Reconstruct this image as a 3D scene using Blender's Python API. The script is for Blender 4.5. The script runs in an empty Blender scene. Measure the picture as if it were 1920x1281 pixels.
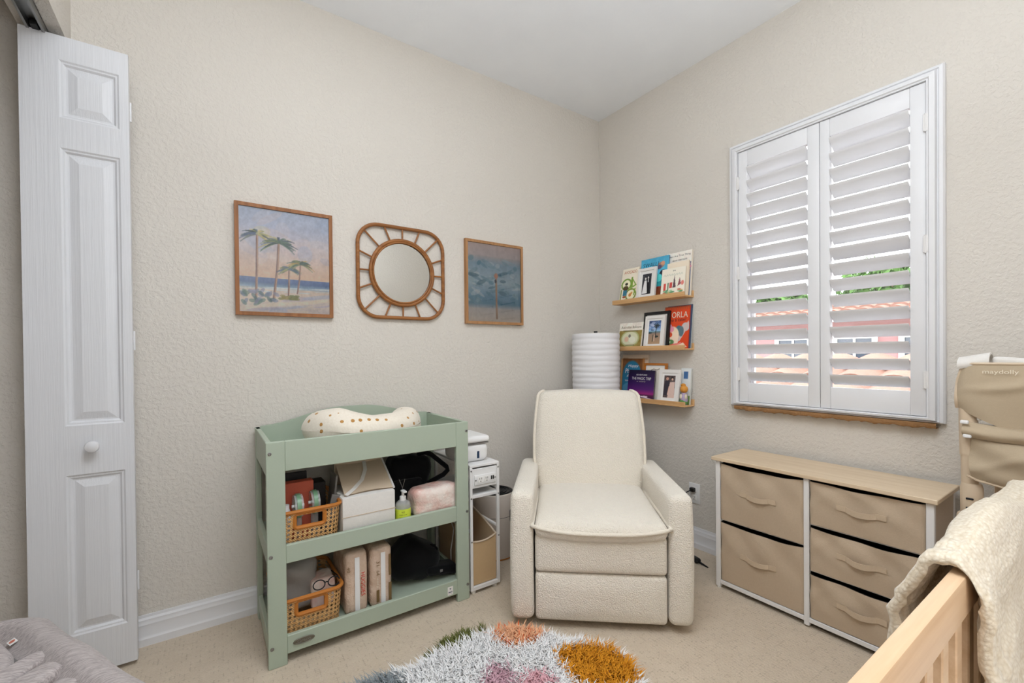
import bpy, bmesh, math, random
import numpy as np
from mathutils import Vector, Matrix
random.seed(7); rng = np.random.default_rng(7)
SC = bpy.context.scene; COL = SC.collection
PI = math.pi

# ------------------------------------------------------------------ colour / materials
def lin(c):
    c = np.asarray(c, float)
    return np.where(c <= .04045, c / 12.92, ((c + .055) / 1.055) ** 2.4)
def S(r, g, b, k=1.0):
    v = lin(np.array([r, g, b]) / 255.) * k
    return tuple(float(min(x, .93)) for x in v) + (1.,)
class NT:
    def __init__(s, m): s.t = m.node_tree; s.n = s.t.nodes; s.l = s.t.links
    def add(s, typ, **kw):
        n = s.n.new(typ)
        for k, v in kw.items(): setattr(n, k, v)
        return n
    def link(s, a, b): s.l.new(a, b)
    def math(s, op, a, b=None, clamp=False):
        n = s.n.new('ShaderNodeMath'); n.operation = op; n.use_clamp = clamp
        for i, v in enumerate((a, b)):
            if v is None: continue
            if isinstance(v, (int, float)): n.inputs[i].default_value = v
            else: s.l.new(v, n.inputs[i])
        return n.outputs[0]
    def mix(s, fac, a, b):
        n = s.n.new('ShaderNodeMix'); n.data_type = 'RGBA'
        for i, v in ((0, fac), (6, a), (7, b)):
            if isinstance(v, (int, float)): n.inputs[i].default_value = v
            elif isinstance(v, tuple): n.inputs[i].default_value = v
            else: s.l.new(v, n.inputs[i])
        return n.outputs[2]
    def coord(s, scale=(1, 1, 1)):
        tc = s.n.new('ShaderNodeTexCoord'); mp = s.n.new('ShaderNodeMapping')
        mp.inputs['Scale'].default_value = scale; s.l.new(tc.outputs['Object'], mp.inputs['Vector'])
        return mp.outputs['Vector']
    def noise(s, vec, scale, detail=2., rough=.5):
        n = s.n.new('ShaderNodeTexNoise'); n.inputs['Scale'].default_value = scale
        n.inputs['Detail'].default_value = detail; n.inputs['Roughness'].default_value = rough
        s.l.new(vec, n.inputs['Vector']); return n.outputs['Fac']
    def bump(s, h, strength, dist, prev=None):
        n = s.n.new('ShaderNodeBump'); n.inputs['Strength'].default_value = strength
        n.inputs['Distance'].default_value = dist; s.l.new(h, n.inputs['Height'])
        if prev is not None: s.l.new(prev, n.inputs['Normal'])
        return n.outputs['Normal']
def base_mat(name, color, rough=.5, spec=.5, metal=0., sheen=0., coat=0.):
    m = bpy.data.materials.new(name); m.use_nodes = True
    nt = NT(m); p = nt.n['Principled BSDF']
    p.inputs['Base Color'].default_value = color; p.inputs['Roughness'].default_value = rough
    p.inputs['Specular IOR Level'].default_value = spec; p.inputs['Metallic'].default_value = metal
    if sheen: p.inputs['Sheen Weight'].default_value = sheen
    if coat: p.inputs['Coat Weight'].default_value = coat; p.inputs['Coat Roughness'].default_value = .05
    return m, nt, p
def paint(name, color, rough=.45, spec=.4, bs=0., bd=.001, bscale=200., var=.03, **kw):
    m, nt, p = base_mat(name, color, rough, spec, **kw)
    v = nt.coord(); n = nt.noise(v, 6., 3.)
    dk = tuple(c * (1 - var) for c in color[:3]) + (1.,); lt = tuple(min(c * (1 + var), .95) for c in color[:3]) + (1.,)
    nt.link(nt.mix(n, dk, lt), p.inputs['Base Color'])
    if bs: nt.link(nt.bump(nt.noise(v, bscale, 3.), bs, bd), p.inputs['Normal'])
    return m
def wood(name, c1, c2, axis='x', scale=1., rough=.5, spec=.35):
    m, nt, p = base_mat(name, c1, rough, spec)
    sc = {'x': (1.2, 22, 22), 'y': (22, 1.2, 22), 'z': (22, 22, 1.2)}[axis]
    v = nt.coord(tuple(q * scale for q in sc))
    n = nt.noise(v, 1.6, 5., .6); n2 = nt.noise(v, 7., 3., .6)
    f = nt.math('ADD', nt.math('MULTIPLY', n, .75), nt.math('MULTIPLY', n2, .25))
    cr = nt.add('ShaderNodeValToRGB'); cr.color_ramp.elements[0].position = .32; cr.color_ramp.elements[1].position = .68
    cr.color_ramp.elements[0].color = c2; cr.color_ramp.elements[1].color = c1
    nt.link(f, cr.inputs['Fac']); nt.link(cr.outputs['Color'], p.inputs['Base Color'])
    nt.link(nt.bump(n2, .08, .001), p.inputs['Normal'])
    return m
def fabric(name, color, scale=320., strength=.5, dist=.0015, var=.1, sheen=.2, kind='weave', rough=.9):
    m, nt, p = base_mat(name, color, rough, .15, sheen=sheen)
    v = nt.coord(); n = nt.noise(v, scale * .35, 3., .6); big = nt.noise(v, 9., 2.)
    f = nt.math('ADD', nt.math('MULTIPLY', n, .7), nt.math('MULTIPLY', big, .3))
    dk = tuple(c * (1 - var) for c in color[:3]) + (1.,); lt = tuple(min(c * (1 + var), .95) for c in color[:3]) + (1.,)
    nt.link(nt.mix(f, dk, lt), p.inputs['Base Color'])
    if kind == 'boucle':
        vo = nt.add('ShaderNodeTexVoronoi'); vo.inputs['Scale'].default_value = scale; nt.link(v, vo.inputs['Vector'])
        h = nt.math('SUBTRACT', 1., vo.outputs['Distance'])
        h = nt.math('ADD', h, nt.math('MULTIPLY', nt.noise(v, scale * .5, 3.), .8))
    else:
        h = nt.noise(v, scale, 2., .6)
    nt.link(nt.bump(h, strength, dist), p.inputs['Normal'])
    return m
def vcol(name, rough=.6, spec=.3, coat=0., bs=0., bscale=200):
    m, nt, p = base_mat(name, (1, 1, 1, 1), rough, spec, coat=coat)
    a = nt.add('ShaderNodeAttribute', attribute_name='Col')
    nt.link(a.outputs['Color'], p.inputs['Base Color'])
    if bs: nt.link(nt.bump(nt.noise(nt.coord(), bscale, 2.), bs, .001), p.inputs['Normal'])
    return m

M = {}
def wall_mat(name, color):
    m, nt, p = base_mat(name, color, .75, .25)
    v = nt.coord(); a = nt.noise(v, 58., 3., .55); b = nt.noise(v, 150., 2., .5)
    vo = nt.add('ShaderNodeTexVoronoi'); vo.inputs['Scale'].default_value = 80.; nt.link(v, vo.inputs['Vector'])
    mr = nt.add('ShaderNodeMapRange'); mr.interpolation_type = 'SMOOTHSTEP'
    mr.inputs[1].default_value = .44; mr.inputs[2].default_value = .58; nt.link(a, mr.inputs[0])
    h = nt.math('ADD', mr.outputs[0], nt.math('MULTIPLY', b, .5))
    h = nt.math('ADD', h, nt.math('MULTIPLY', vo.outputs['Distance'], .5))
    nt.link(nt.bump(h, .42, .0026), p.inputs['Normal'])
    return m
M['wall'] = wall_mat('wall_paint', S(218, 212, 203))
M['closetshade'] = wall_mat('closet_shaded_wall', S(200, 190, 178))  # wall paint darkened, closet shade put into the colour
M['ceil'] = paint('ceiling_paint', S(242, 244, 248), .8, .2, .25, .002, 70.)
M['trim'] = paint('trim_white', S(228, 228, 230), .4, .4, 0.)
def door_mat():
    m, nt, p = base_mat('door_white', S(224, 225, 228), .42, .4)
    v = nt.coord((60, 60, 1.4)); n = nt.noise(v, 1.8, 4., .7)
    nt.link(nt.bump(n, .45, .003), p.inputs['Normal']); return m
M['door'] = door_mat()
M['shutter'] = paint('shutter_white', S(232, 232, 234), .4, .4)
def carpet_mat():
    m, nt, p = base_mat('carpet_beige', S(208, 190, 168), .95, .1, sheen=.25)
    tc = nt.coord(); mp = nt.add('ShaderNodeMapping'); mp.inputs['Rotation'].default_value = (0, 0, .02); nt.link(tc, mp.inputs['Vector'])
    sx = nt.add('ShaderNodeSeparateXYZ'); nt.link(mp.outputs['Vector'], sx.inputs[0])
    vo = nt.add('ShaderNodeTexVoronoi'); vo.inputs['Scale'].default_value = 150.; nt.link(mp.outputs['Vector'], vo.inputs['Vector'])
    r1 = nt.math('SINE', nt.math('MULTIPLY', sx.outputs[1], 2 * PI / .0105))
    r2 = nt.math('SINE', nt.math('MULTIPLY', sx.outputs[0], 2 * PI / .0145))
    row = nt.math('MULTIPLY', nt.math('ADD', r1, 1.), nt.math('ADD', r2, 1.))
    n = nt.noise(mp.outputs['Vector'], 200., 3., .6); big = nt.noise(mp.outputs['Vector'], 14., 3., .6); n3 = nt.noise(mp.outputs['Vector'], 45., 2., .6)
    pit = nt.math('LESS_THAN', nt.math('ADD', row, nt.math('MULTIPLY', n3, 2.2)), 1.0)
    f = nt.math('ADD', nt.math('MULTIPLY', n, .55), nt.math('MULTIPLY', big, .45))
    c = nt.mix(f, S(190, 172, 149), S(226, 211, 190))
    c = nt.mix(nt.math('MULTIPLY', pit, .42), c, S(156, 138, 116))
    nt.link(c, p.inputs['Base Color'])
    h = nt.math('SUBTRACT', nt.math('MULTIPLY', row, .12), nt.math('MULTIPLY', vo.outputs['Distance'], .9))
    h = nt.math('ADD', h, nt.math('MULTIPLY', n, .5))
    nt.link(nt.bump(h, .6, .003), p.inputs['Normal']); return m
M['carpet'] = carpet_mat()
M['green'] = paint('sage_paint', S(172, 184, 166), .42, .35, .05, .0006, 90.)
M['metal'] = paint('satin_metal', S(150, 150, 148), .35, .5, metal=.9)
M['pewter'] = paint('pewter', S(120, 116, 104), .4, .5, metal=.7)
M['black'] = paint('black_plastic', S(22, 22, 23), .4, .4)
M['bagblack'] = fabric('black_fabric', S(13, 13, 15), 300., .4, .001, .15, .1)
M['rattan'] = wood('rattan', S(168, 112, 62), S(126, 78, 38), 'x', 1.5, .45)
M['rattanband'] = paint('rattan_band', S(186, 116, 48), .5, .35, .3, .001, 150., .15)
M['framewood'] = wood('frame_wood', S(168, 112, 68), S(126, 80, 44), 'z', 1.4, .5)
M['frameoak'] = wood('frame_oak', S(186, 140, 96), S(150, 106, 66), 'z', 1.4, .5)
M['pine'] = wood('ledge_pine', S(226, 184, 132), S(204, 156, 104), 'y', 1.2, .55)
M['crib'] = wood('crib_wood', S(228, 198, 164), S(208, 172, 134), 'x', 1., .38, .45)
M['oak'] = wood('oak_laminate', S(228, 208, 180), S(212, 188, 156), 'y', 1., .5)
M['boucle'] = fabric('cream_boucle', S(240, 232, 218), 210., .75, .004, .05, .35, 'boucle')
M['piping'] = fabric('cream_piping', S(236, 227, 211), 260., .6, .002, .05, .3, 'boucle')
M['linen'] = fabric('taupe_linen', S(194, 174, 150), 420., .5, .0012, .10, .15)
M['linentape'] = fabric('taupe_tape', S(202, 181, 155), 300., .5, .0012, .1, .15)
M['whitemetal'] = paint('white_metal', S(232, 230, 228), .35, .4)
M['white'] = paint('white_plastic', S(232, 231, 230), .35, .45)
M['paper'] = paint('paper_white', S(232, 231, 233), .8, .2, .3, .0015, 60.)
M['pages'] = paint('book_pages', S(228, 218, 200), .8, .2)
M['mat'] = paint('mat_board', S(238, 236, 232), .8, .2)
M['whiteframe'] = paint('white_frame', S(236, 233, 228), .45, .35)
M['print'] = vcol('printed_paper', .55, .3)
M['cover'] = vcol('book_cover', .4, .35)
M['khaki'] = fabric('khaki_canvas', S(184, 167, 142), 500., .35, .001, .06, .15)
M['khakipl'] = paint('khaki_plastic', S(210, 190, 164), .4, .35)
M['grey'] = None
M['felt'] = fabric('white_felt', S(226, 222, 216), 260., .5, .001, .08, .2)
M['beigefab'] = fabric('beige_fabric', S(208, 188, 164), 400., .4, .001, .07, .2)
M['kraft'] = fabric('tan_fabric', S(196, 166, 126), 400., .4, .001, .08, .2)
M['purifier'] = paint('greige_plastic', S(214, 203, 192), .4, .4)
M['stone'] = paint('brown_stone', S(158, 118, 78), .6, .3, .9, .004, 120., .35)
M['terracotta'] = paint('terracotta', S(132, 102, 90), .85, .15, .4, .01, 20., .3)
M['pinkwall'] = paint('stucco_pink', S(166, 128, 130), .9, .1)
M['leaf'] = paint('leaf_green', S(78, 112, 56), .7, .2, var=.5)
M['grass'] = paint('lawn', S(110, 130, 80), .9, .1)
M['darkglass'] = paint('dark_glass', S(60, 70, 84), .1, .6)
M['salmon'] = paint('salmon_card', S(190, 92, 70), .5, .3)
M['navy'] = paint('dark_card', S(30, 26, 26), .5, .3)
M['greycard'] = paint('grey_card', S(128, 124, 120), .5, .3)
M['greenband'] = paint('green_glass_band', S(112, 150, 118), .3, .5)
M['neon'] = paint('neon_label', S(206, 222, 70), .5, .3)
M['red'] = paint('red_ink', S(206, 52, 40), .5, .3)
M['ink'] = paint('dark_ink', S(40, 40, 44), .6, .2)
M['whiteink'] = paint('white_ink', S(240, 238, 240), .6, .2)
M['orangeink'] = paint('orange_ink', S(196, 104, 56), .6, .2)
M['brownink'] = paint('brown_ink', S(120, 96, 62), .6, .2)
M['greyink'] = paint('pale_ink', S(226, 216, 196), .7, .2)
M['blueink'] = paint('blue_ink', S(40, 60, 86), .6, .2)
M['mirror'] = base_mat('mirror_silver', (.88, .89, .88, 1), .01, .5, 1.)[0]
def glass_mat(ior=1.5, name='clear_glass'):
    m = bpy.data.materials.new(name); m.use_nodes = True; nt = NT(m); nt.n.clear()
    o = nt.add('ShaderNodeOutputMaterial'); t = nt.add('ShaderNodeBsdfTransparent'); g = nt.add('ShaderNodeBsdfGlossy')
    g.inputs['Roughness'].default_value = .01; f = nt.add('ShaderNodeFresnel'); f.inputs['IOR'].default_value = ior
    mx = nt.add('ShaderNodeMixShader'); nt.link(f.outputs[0], mx.inputs[0]); nt.link(t.outputs[0], mx.inputs[1]); nt.link(g.outputs[0], mx.inputs[2])
    nt.link(mx.outputs[0], o.inputs['Surface']); return m
M['glass'] = glass_mat(); M['picglass'] = glass_mat(1.6, 'picture_glass'); M['seaglass'] = glass_mat(1.75, 'glossy_picture_glass')
def clear_plastic():
    m = bpy.data.materials.new('clear_plastic'); m.use_nodes = True; nt = NT(m); nt.n.clear()
    o = nt.add('ShaderNodeOutputMaterial'); t = nt.add('ShaderNodeBsdfTransparent'); g = nt.add('ShaderNodeBsdfPrincipled')
    g.inputs['Base Color'].default_value = S(215, 215, 212); g.inputs['Roughness'].default_value = .15; vv = nt.coord(); nt.link(nt.bump(nt.noise(vv, 24., 4., .6), .9, .01), g.inputs['Normal'])
    mx = nt.add('ShaderNodeMixShader'); mx.inputs[0].default_value = .42
    nt.link(t.outputs[0], mx.inputs[1]); nt.link(g.outputs[0], mx.inputs[2]); nt.link(mx.outputs[0], o.inputs['Surface']); return m
M['clear'] = clear_plastic()
def cane_mat():
    m = bpy.data.materials.new('cane_webbing'); m.use_nodes = True; nt = NT(m); p = nt.n['Principled BSDF']
    tc = nt.coord(); sx = nt.add('ShaderNodeSeparateXYZ'); nt.link(tc, sx.inputs[0])
    a = nt.math('ADD', sx.outputs[0], sx.outputs[1]); k = 2 * PI / .0165
    s1 = nt.math('SINE', nt.math('MULTIPLY', a, k)); s2 = nt.math('SINE', nt.math('MULTIPLY', sx.outputs[2], k))
    hole = nt.math('GREATER_THAN', nt.math('ADD', s1, s2), .78)
    d1 = nt.math('SINE', nt.math('MULTIPLY', nt.math('ADD', a, sx.outputs[2]), k * 2)); n = nt.noise(tc, 90., 3.)
    c = nt.mix(nt.math('ADD', nt.math('MULTIPLY', d1, .25), n, True), S(176, 122, 66), S(232, 190, 132))
    nt.link(c, p.inputs['Base Color']); p.inputs['Roughness'].default_value = .55
    nt.link(nt.bump(nt.math('ADD', d1, nt.math('MULTIPLY', s1, s2)), .4, .002), p.inputs['Normal'])
    t = nt.add('ShaderNodeBsdfTransparent'); mx = nt.add('ShaderNodeMixShader')
    nt.link(hole, mx.inputs[0]); nt.link(p.outputs[0], mx.inputs[1]); nt.link(t.outputs[0], mx.inputs[2])
    nt.link(mx.outputs[0], nt.n['Material Output'].inputs['Surface']); return m
M['cane'] = cane_mat()
def knit_mat():
    m, nt, p = base_mat('cream_knit', S(240, 228, 206), .95, .1, sheen=.3)
    tc = nt.coord(); sx = nt.add('ShaderNodeSeparateXYZ'); nt.link(tc, sx.inputs[0])
    mp = nt.add('ShaderNodeMapping'); mp.inputs['Scale'].default_value = (95, 150, 150); nt.link(tc, mp.inputs['Vector'])
    vo = nt.add('ShaderNodeTexVoronoi'); vo.inputs['Scale'].default_value = 1.; vo.inputs['Randomness'].default_value = .7; nt.link(mp.outputs['Vector'], vo.inputs['Vector'])
    n = nt.noise(tc, 130., 4., .65)
    h = nt.math('ADD', nt.math('SUBTRACT', .75, nt.math('MULTIPLY', vo.outputs['Distance'], .8)), nt.math('MULTIPLY', nt.math('SUBTRACT', n, .5), .8))
    nt.link(nt.mix(h, S(206, 190, 164), S(244, 236, 220)), p.inputs['Base Color'])
    nt.link(nt.bump(h, .6, .003), p.inputs['Normal']); return m
M['knit'] = knit_mat()
def heather_mat(name, c1, c2):
    m, nt, p = base_mat(name, c1, .95, .1, sheen=.2)
    v0 = nt.add('ShaderNodeTexCoord'); mp = nt.add('ShaderNodeMapping'); mp.inputs['Rotation'].default_value = (0, 0, 1.06)
    mp.inputs['Scale'].default_value = (14, 170, 60); nt.link(v0.outputs['Object'], mp.inputs['Vector'])
    n = nt.noise(mp.outputs['Vector'], 2.4, 4., .7)
    cr = nt.add('ShaderNodeValToRGB'); cr.color_ramp.elements[0].position = .36; cr.color_ramp.elements[1].position = .62
    cr.color_ramp.elements[0].color = c2; cr.color_ramp.elements[1].color = c1
    nt.link(n, cr.inputs['Fac']); nt.link(cr.outputs['Color'], p.inputs['Base Color'])
    nt.link(nt.bump(n, .3, .001), p.inputs['Normal']); return m
M['heather'] = heather_mat('grey_heather', S(204, 195, 192), S(156, 146, 144))
M['meshgrey'] = fabric('grey_mesh', S(150, 146, 143), 500., .6, .001, .12, .1)
def plastic_pack(name, c1, c2, k=9.):
    m, nt, p = base_mat(name, c1, .22, .5)
    v = nt.coord(); n = nt.noise(v, k, 4., .6)
    cr = nt.add('ShaderNodeValToRGB'); cr.color_ramp.elements[0].position = .38; cr.color_ramp.elements[1].position = .6
    cr.color_ramp.elements[0].color = c2; cr.color_ramp.elements[1].color = c1
    nt.link(n, cr.inputs['Fac']); nt.link(cr.outputs['Color'], p.inputs['Base Color'])
    nt.link(nt.bump(nt.noise(v, 22., 4., .65), .8, .012), p.inputs['Normal']); return m
M['packpink'] = plastic_pack('pink_film', S(240, 226, 216), S(226, 176, 164))
M['packtan'] = plastic_pack('tan_film', S(214, 190, 170), S(200, 172, 150), 14.)
M['film'] = clear_plastic()
def dots_mat():
    m, nt, p = base_mat('dotted_muslin', S(240, 230, 214), .9, .15, sheen=.25)
    v = nt.coord((1, 1, 1)); vo = nt.add('ShaderNodeTexVoronoi'); vo.inputs['Scale'].default_value = 27.; vo.inputs['Randomness'].default_value = .35
    nt.link(v, vo.inputs['Vector'])
    d = nt.math('LESS_THAN', vo.outputs['Distance'], .215)
    n = nt.noise(v, 120., 3.)
    c = nt.mix(n, S(230, 218, 200), S(246, 238, 224)); c = nt.mix(d, c, S(186, 138, 78))
    nt.link(c, p.inputs['Base Color']); nt.link(nt.bump(nt.noise(v, 60., 4., .6), .35, .003), p.inputs['Normal']); return m
M['dots'] = dots_mat()

# ------------------------------------------------------------------ geometry helpers
class G:
    def __init__(s): s.v = []; s.f = []
    def add(s, v, f):
        o = len(s.v); s.v += [tuple(map(float, p)) for p in v]; s.f += [tuple(i + o for i in q) for q in f]; return s
    def box(s, x0, x1, y0, y1, z0, z1, r=0., seg=2):
        if r:
            bm = bmesh.new(); bmesh.ops.create_cube(bm, size=1.)
            for v in bm.verts: v.co = ((x0 + x1) / 2 + v.co.x * (x1 - x0), (y0 + y1) / 2 + v.co.y * (y1 - y0), (z0 + z1) / 2 + v.co.z * (z1 - z0))
            bmesh.ops.bevel(bm, geom=bm.edges[:], offset=min(r, .49 * min(abs(x1 - x0), abs(y1 - y0), abs(z1 - z0))), segments=seg, profile=.5, affect='EDGES')
            bm.verts.index_update(); s.add([v.co for v in bm.verts], [[v.index for v in f.verts] for f in bm.faces]); bm.free(); return s
        v = [(x, y, z) for x in (x0, x1) for y in (y0, y1) for z in (z0, z1)]
        return s.add(v, [(0, 1, 3, 2), (4, 6, 7, 5), (0, 4, 5, 1), (2, 3, 7, 6), (0, 2, 6, 4), (1, 5, 7, 3)])
    def tube(s, pts, r, n=10, closed=False, caps=True, squash=None):
        P = [Vector(p) for p in pts]; k = len(P); R = r if isinstance(r, (list, tuple)) else [r] * k
        T = []
        for i in range(k):
            a = P[(i - 1) % k] if (closed or i > 0) else P[i]; b = P[(i + 1) % k] if (closed or i < k - 1) else P[i]
            T.append((b - a).normalized())
        ref = Vector((0, 0, 1)) if abs(T[0].z) < .9 else Vector((1, 0, 0))
        N = (ref - T[0] * ref.dot(T[0])).normalized(); V = []; F = []
        for i in range(k):
            N = (N - T[i] * N.dot(T[i])).normalized(); Bv = T[i].cross(N)
            for j in range(n):
                a = 2 * PI * j / n; V.append(P[i] + (N * math.cos(a) + Bv * math.sin(a)) * R[i])
        for i in range(k if closed else k - 1):
            for j in range(n):
                F.append((i * n + j, i * n + (j + 1) % n, ((i + 1) % k) * n + (j + 1) % n, ((i + 1) % k) * n + j))
        if caps and not closed: F += [tuple(range(n))[::-1], tuple((k - 1) * n + j for j in range(n))]
        return s.add(V, F)
    def cyl(s, p0, p1, r0, r1=None, n=24): return s.tube([p0, p1], [r0, r0 if r1 is None else r1], n)
    def lathe(s, prof, c=(0, 0, 0), n=32, closed_top=True):
        V = []; F = []
        for r, z in prof:
            for j in range(n): V.append((c[0] + r * math.cos(2 * PI * j / n), c[1] + r * math.sin(2 * PI * j / n), c[2] + z))
        for i in range(len(prof) - 1):
            for j in range(n): F.append((i * n + j, i * n + (j + 1) % n, (i + 1) * n + (j + 1) % n, (i + 1) * n + j))
        if closed_top: F += [tuple(range(n))[::-1], tuple((len(prof) - 1) * n + j for j in range(n))]
        return s.add(V, F)
    def prism(s, pts, a0, a1, axis='y'):
        """polygon in the plane across `axis`, extruded from a0 to a1"""
        def P(p, a): return {'y': (p[0], a, p[1]), 'x': (a, p[0], p[1]), 'z': (p[0], p[1], a)}[axis]
        n = len(pts); V = [P(p, a0) for p in pts] + [P(p, a1) for p in pts]
        return s.add(V, [tuple(range(n)), tuple(range(2 * n - 1, n - 1, -1))] + [(i, (i + 1) % n + 0, (i + 1) % n + n, i + n) for i in range(n)])
    def grid(s, fn, nu, nv, wrap=False):
        V = [fn(i / nu, j / nv) for i in range(nu + (0 if wrap else 1)) for j in range(nv + 1)]; F = []
        m = nv + 1; k = nu if wrap else nu + 1
        for i in range(nu):
            for j in range(nv): F.append((i * m + j, ((i + 1) % k) * m + j, ((i + 1) % k) * m + j + 1, i * m + j + 1))
        return s.add(V, F)
    def sphere(s, c, r, n=16, sc=(1, 1, 1)):
        return s.grid(lambda u, v: (c[0] + r * sc[0] * math.sin(PI * v) * math.cos(2 * PI * u), c[1] + r * sc[1] * math.sin(PI * v) * math.sin(2 * PI * u), c[2] + r * sc[2] * math.cos(PI * v)), n, n // 2 + 2, True)
    def rbox(s, c, half, r, n=8, fn=None):
        """soft box: rounded by radius r, n cuts, then moved by fn"""
        V = {}; order = []; F = []
        def ax(h):
            rr = min(r, h); a = [-h, -h + .3 * rr, -h + .65 * rr, -h + rr]; inner = np.linspace(-h + rr, h - rr, n + 1)[1:-1] if h > rr * 1.001 else []
            return a + list(inner) + [-q for q in a[::-1]]
        A = [ax(h) for h in half]
        def idx(p):
            k = tuple(round(q, 6) for q in p)
            if k not in V: V[k] = len(order); order.append(k)
            return V[k]
        for d in range(3):
            e, g = (d + 1) % 3, (d + 2) % 3
            for sg in (-1, 1):
                for i in range(len(A[e]) - 1):
                    for j in range(len(A[g]) - 1):
                        q = []
                        for (ii, jj) in ((i, j), (i + 1, j), (i + 1, j + 1), (i, j + 1)):
                            p = [0, 0, 0]; p[d] = sg * half[d]; p[e] = A[e][ii]; p[g] = A[g][jj]; q.append(idx(p))
                        F.append(tuple(q if sg > 0 else q[::-1]))
        out = []
        for p in order:
            p = np.array(p); inn = np.maximum(np.array(half) - r, 0); cl = np.clip(p, -inn, inn); d = p - cl; L = np.linalg.norm(d)
            rr = np.minimum(r, half)
            if L > 1e-9: p = cl + d / L * min(r, L) if L > r else p
            p = p + np.array(c); out.append(fn(p) if fn else p)
        return s.add(out, F)
    def xf(s, m):
        s.v = [tuple(m @ Vector(p)) for p in s.v]; return s
    def mesh(s, name, mat, smooth=True, ang=38, recalc=True):
        me = bpy.data.meshes.new(name); me.from_pydata(s.v, [], s.f)
        if recalc:
            bm = bmesh.new(); bm.from_mesh(me); bmesh.ops.recalc_face_normals(bm, faces=bm.faces[:]); bm.to_mesh(me); bm.free()
        me.materials.append(mat); me.update()
        if smooth:
            me.polygons.foreach_set('use_smooth', [True] * len(me.polygons)); me.set_sharp_from_angle(angle=math.radians(ang))
        return me
def link(o, parent=None):
    COL.objects.link(o)
    if parent is not None:
        o.parent = parent
        if parent.type == 'EMPTY' and parent.parent is None: o.matrix_parent_inverse = parent.matrix_basis.inverted()
    return o
def obj(name, g, mat, parent=None, smooth=True, ang=38, label=None):
    m = M[mat] if isinstance(mat, str) else mat
    me = g if isinstance(g, bpy.types.Mesh) else g.mesh(name, m, smooth, ang)
    o = link(bpy.data.objects.new(name, me), parent)
    if label: o['label'] = label
    return o
def tag(o, label, cat, group=None):
    o['label'] = label; o['category'] = cat
    if group: o['group'] = group
    return o
def thing(name, loc, label, cat, group=None):
    o = bpy.data.objects.new(name, None); o.empty_display_size = .05; o.location = loc; COL.objects.link(o)
    return tag(o, label, cat, group)
def struct(name, g, mat, parent=None, smooth=True, ang=38):
    o = obj(name, g, mat, parent, smooth, ang)
    if parent is None: o['kind'] = 'structure'
    return o
def frame3(p0, u, v):
    u = Vector(u).normalized(); v = Vector(v).normalized(); n = u.cross(v)
    return Matrix(((u.x, v.x, n.x, p0[0]), (u.y, v.y, n.y, p0[1]), (u.z, v.z, n.z, p0[2]), (0, 0, 0, 1)))
_fonts = {}
def text_mesh(name, txt, mat, w=None, h=None, m=None, center=(0, 0), shear=0.):
    cu = bpy.data.curves.new(name, 'FONT'); cu.body = txt; cu.align_x = 'CENTER'; cu.shear = shear; cu.resolution_u = 3
    o = bpy.data.objects.new(name, cu); COL.objects.link(o); dg = bpy.context.evaluated_depsgraph_get(); dg.update()
    me = bpy.data.meshes.new_from_object(o.evaluated_get(dg)); bpy.data.objects.remove(o); bpy.data.curves.remove(cu)
    co = np.zeros(len(me.vertices) * 3); me.vertices.foreach_get('co', co); co = co.reshape(-1, 3)
    lo, hi = co.min(0), co.max(0); sz = np.maximum(hi - lo, 1e-6)
    sx = w / sz[0] if w else h / sz[1]; sy = h / sz[1] if h else sx
    co = (co - (lo + hi) / 2) * np.array([sx, sy, 1]) + np.array([center[0], center[1], 0])
    if m is not None: co = np.array([tuple(m @ Vector(p)) for p in co])
    me.vertices.foreach_set('co', co.ravel()); me.materials.clear(); me.materials.append(M[mat]); me.update(); me.name = name
    return me

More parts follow.
